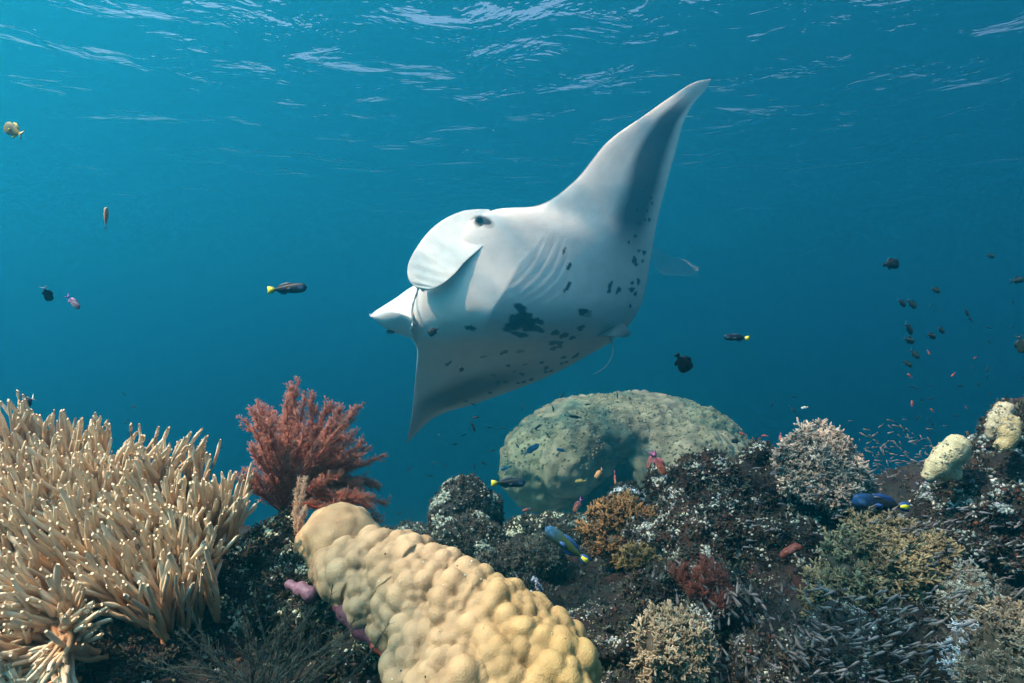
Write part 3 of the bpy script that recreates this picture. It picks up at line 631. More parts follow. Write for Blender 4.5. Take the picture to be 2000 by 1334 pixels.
GUIDE = np.array([(0, 820, -.40, -1), (40, 900, -.32, -1), (95, 830, -.25, -1), (150, 870, .05, -1), (195, 880, .02, -1), (250, 880, .5, -.85), (320, 900, .6, -.8), (380, 880, .02, -1), (415, 930, .15, -1), (450, 985, .35, -.9), (480, 1005, .6, -.7),
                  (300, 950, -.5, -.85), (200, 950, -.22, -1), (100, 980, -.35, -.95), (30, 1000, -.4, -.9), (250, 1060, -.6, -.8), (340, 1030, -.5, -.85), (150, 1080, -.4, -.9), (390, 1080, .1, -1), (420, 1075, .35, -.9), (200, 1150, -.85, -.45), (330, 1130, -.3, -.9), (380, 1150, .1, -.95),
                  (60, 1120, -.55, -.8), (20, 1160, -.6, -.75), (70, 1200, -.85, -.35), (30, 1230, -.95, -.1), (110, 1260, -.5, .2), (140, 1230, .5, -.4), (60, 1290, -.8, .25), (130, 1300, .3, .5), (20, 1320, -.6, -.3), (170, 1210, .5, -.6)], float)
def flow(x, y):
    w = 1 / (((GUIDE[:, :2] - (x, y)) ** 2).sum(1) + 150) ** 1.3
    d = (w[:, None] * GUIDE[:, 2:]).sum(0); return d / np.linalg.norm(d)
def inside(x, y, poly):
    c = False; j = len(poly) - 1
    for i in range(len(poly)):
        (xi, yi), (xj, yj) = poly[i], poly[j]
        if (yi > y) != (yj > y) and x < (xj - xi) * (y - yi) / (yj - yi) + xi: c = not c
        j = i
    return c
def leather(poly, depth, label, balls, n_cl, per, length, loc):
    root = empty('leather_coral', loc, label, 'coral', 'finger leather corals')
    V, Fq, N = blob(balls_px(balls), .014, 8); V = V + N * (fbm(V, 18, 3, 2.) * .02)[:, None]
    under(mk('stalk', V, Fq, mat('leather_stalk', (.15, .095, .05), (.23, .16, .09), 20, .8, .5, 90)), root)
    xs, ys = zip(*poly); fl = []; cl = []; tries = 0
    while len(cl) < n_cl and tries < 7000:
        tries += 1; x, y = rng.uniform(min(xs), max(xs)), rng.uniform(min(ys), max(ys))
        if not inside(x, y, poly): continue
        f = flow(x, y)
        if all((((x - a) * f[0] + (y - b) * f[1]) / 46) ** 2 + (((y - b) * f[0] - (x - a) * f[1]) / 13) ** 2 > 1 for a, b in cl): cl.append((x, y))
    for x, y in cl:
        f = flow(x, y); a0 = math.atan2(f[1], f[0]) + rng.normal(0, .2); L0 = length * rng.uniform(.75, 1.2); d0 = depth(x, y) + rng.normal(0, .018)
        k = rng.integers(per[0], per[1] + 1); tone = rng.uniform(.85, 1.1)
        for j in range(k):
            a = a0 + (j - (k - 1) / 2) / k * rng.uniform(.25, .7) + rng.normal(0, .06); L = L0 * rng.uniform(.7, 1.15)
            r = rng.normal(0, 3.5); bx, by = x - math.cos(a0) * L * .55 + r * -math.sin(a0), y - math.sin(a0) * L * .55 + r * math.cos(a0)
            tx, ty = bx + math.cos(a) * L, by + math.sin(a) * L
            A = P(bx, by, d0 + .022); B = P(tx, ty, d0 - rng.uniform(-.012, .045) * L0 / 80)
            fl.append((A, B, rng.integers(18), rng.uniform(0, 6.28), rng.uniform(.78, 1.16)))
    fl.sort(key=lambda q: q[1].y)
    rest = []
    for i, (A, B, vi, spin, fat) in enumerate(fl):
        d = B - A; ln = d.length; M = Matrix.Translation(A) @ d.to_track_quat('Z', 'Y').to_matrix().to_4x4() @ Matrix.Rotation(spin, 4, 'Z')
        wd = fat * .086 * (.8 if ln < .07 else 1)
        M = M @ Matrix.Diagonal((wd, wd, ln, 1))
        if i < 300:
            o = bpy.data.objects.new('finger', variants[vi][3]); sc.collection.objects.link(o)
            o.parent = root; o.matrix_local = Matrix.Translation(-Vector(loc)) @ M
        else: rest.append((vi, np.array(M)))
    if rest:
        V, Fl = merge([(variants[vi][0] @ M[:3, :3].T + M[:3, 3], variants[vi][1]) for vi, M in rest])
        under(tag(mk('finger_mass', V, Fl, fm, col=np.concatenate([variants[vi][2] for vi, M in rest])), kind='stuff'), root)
up_poly = [(-60, 835), (30, 825), (95, 838), (120, 865), (200, 868), (240, 880), (285, 885), (310, 915), (365, 905), (405, 905), (418, 950), (455, 975), (475, 1000), (455, 1022), (400, 1012), (330, 1020), (250, 1020), (160, 1030), (80, 1035), (-60, 1040)]
lo_poly = [(-60, 1030), (80, 1025), (250, 1015), (400, 1045), (425, 1090), (415, 1120), (385, 1165), (330, 1180), (280, 1190), (220, 1190), (170, 1165), (100, 1120), (40, 1110), (-60, 1120)]
bo_poly = [(-60, 1130), (30, 1125), (90, 1155), (150, 1195), (160, 1250), (130, 1300), (90, 1360), (-60, 1360)]
leather(up_poly, lambda x, y: 1.30 - .0012 * (y - 850), 'broad cream finger leather coral, the uppermost tier next to the red sea fan',
        [(20, 960, 1.36, 90), (110, 965, 1.35, 85), (200, 970, 1.33, 75), (290, 985, 1.31, 62), (370, 990, 1.3, 52), (430, 1005, 1.28, 28), (150, 1040, 1.3, 80), (290, 1040, 1.27, 50), (20, 1040, 1.33, 90)], 170, (4, 7), 124, P(220, 1080, 1.34))
leather(lo_poly, lambda x, y: 1.10 - .0007 * (y - 1030), 'tan finger leather coral of the middle tier, its fingers swept towards the surface glow',
        [(30, 1100, 1.20, 70), (120, 1110, 1.18, 75), (210, 1115, 1.15, 70), (300, 1120, 1.13, 62), (370, 1115, 1.13, 48), (250, 1160, 1.1, 45), (330, 1150, 1.1, 40)], 150, (4, 7), 128, P(250, 1170, 1.16))
leather(bo_poly, lambda x, y: .93 - .0004 * (y - 1150), 'tan finger leather coral of the lowest tier, fingers spread like a star around a stump',
        [(40, 1220, 1.0, 62), (90, 1250, .99, 50), (10, 1290, 1.0, 60), (80, 1330, .98, 55)], 70, (4, 7), 108, P(70, 1270, 1.0))

# ------------------------------------------------------------------ red sea fan
gm = mat('gorgonian_skin', (.8, .8, .8), (1, 1, 1), 120, .75)
def fan(name, label, cat, base_px, d, lobes, n_main, reach, cols, seed, thick=1., tw=1., spread=.05, width=.5):
    """gorgonian: stems fan out of a holdfast, side branches leave them, twigs leave those"""
    r = np.random.default_rng(seed); s = d / F
    root = empty(name, P(base_px[0], base_px[1], d), label, cat)
    la = np.array([l[0] for l in lobes], float); lr = np.array([l[1] for l in lobes], float)
    TA, TB, TC, BA, BB, BC, BR = [], [], [], [], [], [], []
    for i in range(n_main):
        th = la.min() + (la.max() - la.min()) * ((i * 7 % n_main if math.gcd(7, n_main) == 1 else i) + r.uniform(0, 1)) / n_main; L = np.interp(th, la, lr) * (r.uniform(.84, 1.05) if i % 2 else r.uniform(.55, .95)) * reach
        n = 22; p = np.zeros((n, 3)); a = R(90) + (R(th) - R(90)) * .35; dy = r.normal(0, spread); off = r.normal(0, 5)
        p[0] = (off, 0, 0)
        for j in range(1, n):
            f = j / n; tgt = R(90) + (R(th) - R(90)) * min(1.15, .35 + f * 1.5); a += (tgt - a) * .35 + r.normal(0, .11)
            p[j] = p[j - 1] + np.array([math.cos(a), dy / max(L * s, .01) * .7 + r.normal(0, .06), math.sin(a)]) * L / n
        W = np.array(P(base_px[0], base_px[1], d)) + p * s
        rad = np.linspace(4.2, 1.0, n) * s * .42 * thick
        V, Fl = tube(W, rad, 6); f = np.repeat(np.linspace(0, 1, n), 6); f = np.append(f, [0, 1])[:, None]
        under(mk('branch', V, Fl, gm, col=cols[0] * (1 - f) + cols[1] * f), root)
        for j in range(4, n):
            for sd in (-1, 1):
                for rep in range(1 if j < 8 else 2):
                    if r.random() < .12: continue
                    dirm = W[j] - W[j - 1]; ang = math.atan2(dirm[2], dirm[0]) + sd * r.uniform(.2, .65); l2 = r.uniform(18, 46) * (1 - .35 * j / n) * width * 1.6
                    m_ = 7; q = W[j] + (W[j - 1] - W[j]) * r.random(); yy = r.normal(0, .4)
                    for k in range(m_):
                        ang += r.normal(0, .13) - sd * .07; nx = q + np.array([math.cos(ang), yy + r.normal(0, .15), math.sin(ang)]) * l2 / m_ * s
                        f = k / m_; BA.append(q); BB.append(nx); BR.append((1.25 - .6 * f) * s * .5 * thick); BC.append(cols[1] * (1 - f) + cols[2] * f)
                        if k > 0:
                            for t_ in range((1 + k % 2) if k < m_ - 1 else 4):
                                if r.random() < .15: continue
                                a3 = ang + r.choice((-1, 1)) * r.uniform(.2, .9); l3 = r.uniform(5, 12) * tw
                                e = q + (nx - q) * r.random(); v3 = np.array([math.cos(a3), r.normal(0, .45), math.sin(a3)])
                                TA.append(e); TB.append(e + v3 * l3 * s); TC.append(f * .5 + .25 * j / n + r.uniform(0, .35))
                                if r.random() < .4:
                                    a4 = a3 + r.normal(0, .6); e2 = e + v3 * l3 * s * .55
                                    TA.append(e2); TB.append(e2 + np.array([math.cos(a4), r.normal(0, .4), math.sin(a4)]) * l3 * .7 * s); TC.append(TC[-1] + .1)
                        q = nx
    BC = np.array(BC); V, Fl = prisms(BA, BB, np.array(BR), np.array(BR) * .85, 3)
    under(tag(mk('side_branch', V, Fl, gm, col=np.repeat(BC, 6, 0)), kind='stuff'), root)
    TC = np.clip(np.array(TC), 0, 1)[:, None]; x = np.array(TA)[:, :1]; pur = np.clip((P(540, 0, d).x - x) / (90 * s), 0, 1) if name == 'sea_fan' and seed == 5 else 0 * x
    c = (cols[1] * (1 - TC) + cols[2] * TC) * (1 - pur * .6) + np.array([.26, .07, .09]) * pur * .6
    V, Fl = prisms(TA, TB, .46 * s * thick, .34 * s * thick, 3)
    ca = np.repeat(c, 6, 0).reshape(-1, 6, 3); ca[:, 3:] = ca[:, 3:] * .45 + np.array(cols[3]) * .55
    under(tag(mk('twig', V, Fl, gm, col=ca.reshape(-1, 3)), kind='stuff'), root)
    return root
A_ = lambda *c: np.array(c)
lobes = [(-8, 205), (5, 205), (18, 205), (32, 205), (45, 225), (58, 262), (66, 250), (74, 265), (82, 235), (90, 275), (97, 235), (106, 225), (116, 200), (114, 180), (120, 130), (126, 90)]
main_fan = fan('sea_fan', 'bushy red gorgonian sea fan with pinkish twig tips behind the smooth cream mound', 'sea fan', (562, 1010), 1.33, lobes, 88, 1.0, (A_(.40, .022, .009), A_(.31, .042, .017), A_(.40, .105, .06), A_(.66, .36, .28)), 5, tw=.85, spread=.09, width=.42)
V, Fl = tube([P(552, 1075, 1.33), P(553, 1045, 1.33), P(556, 1018, 1.33), P(561, 985, 1.33), P(566, 965, 1.33)], np.array([17, 14, 12, 8, 4]) * 1.33 / F, 10)
V = V + fbm(V, 60, 3, 3.)[:, None] * .004
under(mk('trunk', V, Fl, gm, col=A_(.24, .025, .018)), main_fan)
fan('sea_fan', 'narrow tan gorgonian plume standing close in front of the red sea fan', 'sea fan', (577, 1060), 1.22, [(66, 90), (78, 130), (88, 165), (98, 120)], 3, .95, (A_(.40, .20, .12), A_(.50, .28, .17), A_(.62, .42, .30), A_(.68, .5, .38)), 9, thick=.55, tw=.6, spread=.02, width=.22)
fan('sea_fan', 'small dark red gorgonian on the shaded reef wall above the beige tufted soft coral', 'sea fan', (1370, 1195), 1.26, [(20, 60), (50, 100), (80, 120), (110, 120), (140, 90)], 10, .9, (A_(.20, .035, .02), A_(.12, .03, .02), A_(.13, .04, .03), A_(.15, .06, .05)), 15, tw=.9, spread=.03, width=.4)

# ------------------------------------------------------------------ tufted soft corals
def tuft(name, label, cat, balls, nt, size, colA, colB, vox=.012, prongs=8, body=(.3, .24, .17), lean=(0, 0, .5), group=None):
    nt = int(nt * .95)
    V, Fq, N = blob(balls_px(balls), vox, 5); s = np.mean([b[1][0] for b in balls_px(balls)])
    V = V + N * (fbm(V, 1.6 / s, 4, 2.) * (.55 + .3 * (s > .03)) * s)[:, None]; N = vert_normals(V, Fq)
    c0 = np.array(balls_px(balls)[0][0]); root = empty(name, c0, label, cat, group)
    under(mk('stalk', V, Fq, mat('soft_coral_stalk', (.7, .7, .7), (1, 1, 1), 20, .8, .5, 90), col=np.array(body) * .22), root)
    pos, nr = scatter(V, Fq, nt, lambda C, Nv: np.clip(.5 - Nv[:, 1], .03, 1) * np.clip(fbm(C, 1.8 / s, 3, 55.) * 3. + .85, .22, 1))
    d = nr + np.array(lean) + rng.normal(0, .35, (nt, 3)); d /= np.linalg.norm(d, axis=1, keepdims=True)
    L = rng.uniform(*size, nt)[:, None] * (.75 + 1.0 * np.clip(fbm(pos, 1.5 / s, 2, 33.) + .3, 0, 1))[:, None]; tip = pos + d * L
    A, B, c = [pos], [tip], [np.full(nt, .1)]
    for k in range(prongs):
        f = rng.uniform(.35, 1.0, (nt, 1)); e = pos + d * L * f; q = d * .8 + rng.normal(0, .62, (nt, 3)); q /= np.linalg.norm(q, axis=1, keepdims=True)
        A.append(e); B.append(e + q * L * rng.uniform(.3, .55, (nt, 1))); c.append(rng.uniform(.3, 1, nt))
    A, B, c = np.concatenate(A), np.concatenate(B), np.concatenate(c)
    r = np.tile(L[:, 0] * .085, prongs + 1)
    Vk, Fk = prisms(A, B, r * 1.1, r * .85, 3)
    tone = np.tile(rng.uniform(.7, 1.15, nt) * (1 + .7 * fbm(pos, 2.2 / s, 2, 35.)), prongs + 1)[:, None]
    cc = (np.array(colA) * (1 - c[:, None]) + np.array(colB) * c[:, None]) * tone
    ca = np.repeat(cc, 6, 0).reshape(-1, 6, 3); ca[:, :3] *= .7
    under(tag(mk('polyp_tuft', Vk, Fk, gm, col=ca.reshape(-1, 3)), kind='stuff'), root)
    return root
tuft('soft_coral', 'fluffy pale pinkish grey soft coral bush on top of the dark outcrop', 'soft coral',
     [(1600, 905, 1.62, 50), (1570, 890, 1.62, 34), (1640, 925, 1.6, 40), (1575, 930, 1.62, 34), (1610, 870, 1.63, 30), (1545, 895, 1.63, 22), (1528, 888, 1.63, 15), (1680, 962, 1.6, 18), (1665, 950, 1.6, 24), (1620, 950, 1.58, 34)], 2300, (.013, .026), (.26, .20, .165), (.58, .46, .385))
tuft('soft_coral', 'olive and beige bushy soft coral behind swarming slender fish, below the blue wrasse', 'soft coral',
     [(1700, 1105, 1.3, 66), (1740, 1080, 1.32, 50), (1650, 1130, 1.3, 50), (1780, 1120, 1.3, 56), (1690, 1060, 1.34, 40), (1640, 1175, 1.26, 40)], 2100, (.012, .026), (.14, .105, .055), (.32, .265, .16))
tuft('soft_coral', 'small beige branching soft coral low on the dark wall beside the golden lumpy coral', 'soft coral',
     [(1300, 1235, 1.05, 38), (1340, 1250, 1.03, 36), (1290, 1280, 1.0, 36), (1350, 1290, 1.0, 30), (1325, 1215, 1.07, 26), (1275, 1255, 1.02, 24)], 900, (.009, .020), (.19, .145, .09), (.40, .325, .23))
tuft('soft_coral', 'brownish beige knotted soft coral in the low corner next to the sky blue branching coral', 'soft coral',
     [(1965, 1270, .92, 48), (1990, 1220, .95, 40), (1940, 1310, .9, 44), (1990, 1320, .88, 50), (1900, 1335, .9, 36)], 1000, (.007, .014), (.15, .115, .08), (.34, .28, .21))
tuft('soft_coral', 'rusty brown tufted soft coral perched below the small whitish lilac coral head', 'soft coral',
     [(1205, 1025, 1.8, 40), (1240, 1035, 1.78, 34), (1180, 1040, 1.8, 28), (1215, 1055, 1.76, 30)], 900, (.016, .032), (.10, .05, .018), (.27, .155, .065))
tuft('soft_coral', 'small mustard tufted soft coral on the dark rock under the rusty brown one', 'soft coral',
     [(1245, 1085, 1.55, 18), (1225, 1092, 1.55, 14), (1265, 1090, 1.55, 14)], 240, (.010, .018), (.11, .08, .03), (.24, .18, .08))
tuft('blue_coral', 'sky blue fine branching coral growing out of the low rubble', 'coral',
     [(1900, 1265, 1.0, 34), (1870, 1290, .98, 26), (1925, 1245, 1.02, 26), (1885, 1240, 1.02, 18)], 620, (.008, .016), (.22, .28, .36), (.50, .60, .70), lean=(0, -.2, .8))
tuft('soft_coral', 'grey teal rounded fuzzy soft coral between the bushy olive one and the reef wall', 'soft coral',
     [(1895, 1150, 1.22, 38), (1880, 1190, 1.18, 42), (1910, 1180, 1.2, 34)], 900, (.005, .010), (.16, .20, .19), (.34, .40, .38))

# ------------------------------------------------------------------ smooth cream colonies on the reef wall, sponges, sea whips
cm = mat('cream_coral_skin', (.34, .31, .23), (.48, .45, .35), 40, .85, 1., 260)
def smooth_colony(name, label, cat, balls, tint, vox=.008, m=cm, rough=1.):
    V, Fq, N = blob(balls_px(balls), vox, 8); s = np.mean([b[1][0] for b in balls_px(balls)])
    V = V + N * (fbm(V, 1. / s, 3, 6.) * .12 * s * rough + fbm(V, 5 / s, 3, 6.) * .035 * s * rough)[:, None]
    root = empty(name, balls_px(balls)[0][0], label, cat)
    k = np.clip(fbm(V, 3 / s, 3, 8.) + .5, 0, 1)[:, None]
    under(mk('colony', V, Fq, m, col=np.array(tint) * (.8 + .3 * k)), root)
    if m is cm: crust('crust', V, Fq, 260, [(.30, .29, .22, 3), (.12, .12, .10, 2), (.45, .44, .38, 1)], (.0012, .0032), lambda C, Nv: patch(C, 7, 1.5 / s), OCT, root)
smooth_colony('finger_coral', 'tall cream thumb shaped coral at the very top of the reef wall', 'coral', [(1960, 800, 1.5, 18), (1950, 815, 1.49, 17), (1942, 832, 1.49, 15), (1936, 850, 1.5, 12)], (1, .95, .88), rough=1.8)
smooth_colony('finger_coral', 'shorter ochre cream thumb coral just below the tallest one on the reef wall', 'coral', [(1975, 828, 1.42, 18), (1970, 848, 1.41, 20), (1962, 868, 1.41, 18)], (.88, .78, .58), rough=1.8)
smooth_colony('plate_coral', 'pale yellowish leaning coral slab jutting from the reef wall into blue water', 'coral', [(1870, 870, 1.46, 24), (1850, 890, 1.45, 26), (1830, 912, 1.45, 24), (1815, 930, 1.45, 14), (1880, 890, 1.46, 16), (1845, 930, 1.45, 12), (1868, 925, 1.45, 14)], (1.0, .98, .84), rough=1.8)
pm = mat('sponge_skin', (.7, .7, .7), (1, 1, 1), 26, .55, .4, 160)
smooth_colony('sponge', 'dusky purple encrusting sponge tucked under the edge of the golden lumpy coral', 'sponge', [(690, 1195, .98, 32, .8), (715, 1222, .96, 34, .8), (740, 1245, .94, 26, .8), (670, 1180, 1.0, 22)], (.15, .055, .085), .006, pm)
smooth_colony('sponge', 'small mauve rounded sponge in the dark gap beside the pale algae', 'sponge', [(588, 1150, 1.05, 16), (605, 1160, 1.04, 17), (566, 1142, 1.06, 12)], (.24, .12, .17), .005, pm)
smooth_colony('sponge', 'rust red encrusting sponge patch at the lower tip of the purple one', 'sponge', [(735, 1262, .92, 16, .7), (752, 1275, .91, 14, .7)], (.28, .05, .03), .005, pm)
smooth_colony('sponge', 'salmon pink sponge half hidden in the dark wall above the swarm of slender fish', 'sponge', [(1540, 1077, 1.45, 12, .6), (1556, 1068, 1.45, 11, .7), (1528, 1086, 1.45, 8, .6)], (.13, .035, .028), .005, pm, 2.2)
wm = mat('sea_whip_skin', (.8, .8, .8), (1, 1, 1), 40, .6)
root = empty('sea_whip', P(520, 1400, .84), 'clump of thin dark green feathery whips fanning up from the shaded hollow', 'sea whip')
TA, TB, TR = [], [], []
for i in range(46):
    a = R(rng.uniform(28, 152)); L = rng.uniform(150, 260); b = np.array([520 + rng.normal(0, 45), 1380 + rng.normal(0, 12)]); d = .86 + rng.normal(0, .05); bend = rng.normal(0, .0022)
    pts = []; x, y = b
    for k in range(9): pts.append(P(x, y, d)); x += math.cos(a) * L / 8; y -= math.sin(a) * L / 8; a += bend * L / 8; d += rng.normal(.002, .003)
    pts = np.array(pts); s = .86 / F
    V, Fl = tube(pts, np.linspace(2.0, .7, 9) * s, 5); under(mk('whip', V, Fl, wm, col=np.array((.022, .032, .027)) * rng.uniform(.7, 1.4)), root)
    for k in range(120):
        f = rng.uniform(.2, 7.9); j = int(f); e = pts[j] + (pts[j + 1] - pts[j]) * (f - j); dr = pts[j + 1] - pts[j]; dr /= np.linalg.norm(dr)
        q = dr * .8 + rng.normal(0, .55, 3); TA.append(e); TB.append(e + q * rng.uniform(5, 12) * s)
V, Fl = prisms(TA, TB, .55 * .86 / F, .35 * .86 / F, 3)
under(tag(mk('pinnule', V, Fl, wm, col=np.repeat(pick([(.03, .042, .036, 4), (.05, .06, .045, 1), (.10, .11, .07, .15)], len(TA)), 6, 0)), kind='stuff'), root)

# ------------------------------------------------------------------ fish
fishm = mat('fish_skin', (.75, .75, .75), (1, 1, 1), 14, .5, spec=.2)
finm = mat('fish_fin', (.95, .95, .95), (1, 1, 1), 14, .5)
eyeb = mat('fish_eye', (.01, .01, .012), rough=.15, spec=.6)
def fish_body(h, w, nose=.55, ped=.16, nr=14, k=10, belly=.5, tailx=-.33):
    """lofted body along +x (nose at .5), z up; returns vertices and faces"""
    t = np.linspace(0, 1, nr); x = .5 - (.5 - tailx) * t
    env = np.sin(np.pi * np.clip(t, 0, 1) ** nose) ** .75; hh = h * (env * (1 - t * .1) + ped * t); ww = w * (env ** .9 + ped * .5 * t)
    hh[0], ww[0] = h * .03, w * .03
    a = np.arange(k) * 2 * np.pi / k
    V = np.stack([np.repeat(x, k), (ww[:, None] * np.cos(a)[None]).ravel() * .5, (hh[:, None] * (np.sin(a) * np.where(np.sin(a) > 0, 1 - belly + .5, belly + .5))[None]).ravel() * .5], -1)
    n0 = len(V); V = np.concatenate([V, [[x[0] + .006, 0, 0], [x[-1], 0, 0]]]); j = np.arange(k); j2 = (j + 1) % k
    c0 = np.stack([np.full(k, n0), j, j2], -1); c1 = np.stack([np.full(k, n0 + 1), (nr - 1) * k + j2, (nr - 1) * k + j], -1)
    return V, [grid_faces(nr, k, True)[:, ::-1], np.concatenate([c0, c1])]
def fin(poly, th=.012):
    """flat fin outline in the x z plane, a fan of triangles with a rim"""
    p = np.array(poly, float); n = len(p); c = p.mean(0)
    V = np.concatenate([np.c_[p[:, 0], np.full(n, th * .25), p[:, 1]], np.c_[p[:, 0], np.full(n, -th * .25), p[:, 1]], [[c[0], th, c[1]], [c[0], -th, c[1]]]])
    j = np.arange(n); j2 = (j + 1) % n
    return V, [np.concatenate([np.stack([np.full(n, 2 * n), j, j2], -1), np.stack([np.full(n, 2 * n + 1), n + j2, n + j], -1)]), np.stack([j, n + j, n + j2, j2], -1)]
def tail_poly(kind, h):
    if kind == 'fork': return [(-.30, .035), (-.40, .12 * h + .04), (-.56, .5 * h), (-.44, .10 * h), (-.42, 0), (-.44, -.10 * h), (-.56, -.5 * h), (-.40, -.12 * h - .04), (-.30, -.035)]
    if kind == 'lyre': return [(-.30, .03), (-.38, .20 * h + .03), (-.5, .36 * h), (-.62, .5 * h), (-.47, .18 * h), (-.43, 0), (-.47, -.18 * h), (-.62, -.5 * h), (-.5, -.36 * h), (-.38, -.2 * h - .03), (-.30, -.03)]
    return [(-.30, .04), (-.38, .22 * h + .03), (-.49, .38 * h), (-.5, .2 * h), (-.485, 0), (-.5, -.2 * h), (-.49, -.38 * h), (-.38, -.22 * h - .03), (-.30, -.04)]
KINDS = {  # height, width, tail, tail height, body colours nose > mid > rear, belly tint, fin colour, tail colour, dorsal height
    'damsel': (.50, .17, 'fork', .5, (.42, .30, .07), (.12, .13, .11), (.40, .30, .09), (.5, .42, .28), (.45, .34, .08), (.62, .52, .26), .10),
    'dottyback': (.48, .18, 'fork', .42, (.012, .012, .016), (.012, .012, .016), (.016, .018, .08), (.012, .012, .015), (.014, .015, .03), (.72, .74, .78), .09),
    'wrasse': (.255, .13, 'trunc', .26, (.02, .05, .11), (.014, .022, .03), (.012, .018, .022), (.02, .035, .04), (.02, .05, .12), (.60, .56, .10), .045),
    'blue_wrasse': (.27, .14, 'trunc', .22, (.008, .06, .19), (.012, .022, .035), (.012, .013, .014), (.012, .025, .045), (.008, .045, .17), (.015, .07, .24), .045),
    'green_wrasse': (.235, .13, 'trunc', .2, (.015, .11, .26), (.08, .13, .05), (.07, .12, .05), (.08, .11, .05), (.015, .08, .26), (.02, .09, .32), .04),
    'trigger': (.62, .20, 'trunc', .34, (.012, .012, .016), (.012, .012, .016), (.012, .012, .016), (.012, .012, .016), (.012, .012, .016), (.012, .013, .018), .11),
    'anthias': (.31, .14, 'lyre', .36, (.40, .09, .05), (.42, .12, .07), (.30, .07, .12), (.62, .30, .22), (.42, .10, .13), (.30, .08, .22), .08),
    'pink': (.34, .15, 'fork', .34, (.40, .10, .16), (.55, .40, .46), (.20, .13, .42), (.66, .56, .56), (.45, .24, .4), (.14, .1, .42), .07),
    'chromis': (.46, .16, 'fork', .46, (.05, .085, .06), (.045, .08, .06), (.035, .06, .06), (.07, .11, .08), (.03, .055, .06), (.05, .08, .09), .09),
    'slim': (.22, .12, 'fork', .24, (.02, .028, .034), (.018, .026, .03), (.018, .026, .03), (.03, .04, .045), (.02, .03, .035), (.02, .03, .035), .04),
    'bluefish': (.30, .14, 'fork', .28, (.06, .28, .48), (.08, .30, .50), (.07, .24, .40), (.2, .4, .5), (.05, .2, .4), (.06, .2, .35), .05),
    'gold': (.32, .15, 'trunc', .26, (.42, .34, .13), (.46, .38, .14), (.40, .30, .10), (.5, .42, .2), (.4, .3, .1), (.4, .3, .1), .06),
    'orange': (.40, .16, 'fork', .36, (.66, .36, .18), (.62, .34, .16), (.55, .25, .10), (.7, .5, .36), (.5, .25, .1), (.5, .25, .12), .08),
    'silver': (.36, .12, 'fork', .3, (.62, .68, .62), (.66, .70, .64), (.55, .6, .55), (.75, .76, .7), (.5, .55, .5), (.5, .55, .5), .06),
    'glass': (.20, .10, 'fork', .22, (.17, .16, .18), (.16, .155, .16), (.09, .095, .10), (.30, .28, .28), (.1, .1, .1), (.07, .075, .08), .05)}
def fish_cols(V, K):
    x = V[:, :1]; z = V[:, 2:3]; a, b, c, bl = (np.array(K[i]) for i in (4, 5, 6, 7))
    f = np.clip((.5 - x) / .42, 0, 1); col = a * (1 - f) + b * f; g = np.clip((.08 - x) / .34, 0, 1); col = np.where(x < .08, b * (1 - g) + c * g, col)
    lo = np.clip(-z / (K[0] * .5) * 1.3 - .2, 0, 1) * .7; return col * (1 - lo) + bl * lo
def fins_of(K):
    h, d = K[0] * .5, K[10]
    dor = [(.20, h * .72), (.15, h * .86 + d * .8), (.0, h * .92 + d), (-.16, h * .66 + d * .95), (-.25, h * .36 + d * .4), (-.26, h * .18), (-.05, h * .6)]
    ana = [(.0, -h * .80), (-.05, -h * .84 - d * .8), (-.16, -h * .62 - d), (-.25, -h * .34 - d * .35), (-.26, -h * .18), (-.1, -h * .5)]
    return dor, ana, tail_poly(K[2], K[3])
for _k in ('dottyback', 'wrasse', 'trigger', 'slim', 'chromis'):
    KINDS[_k] = KINDS[_k][:4] + tuple(tuple(v * (.45 if max(c) < .2 else .8) for v in c) for c in KINDS[_k][4:10]) + KINDS[_k][10:]
PROTO = {}
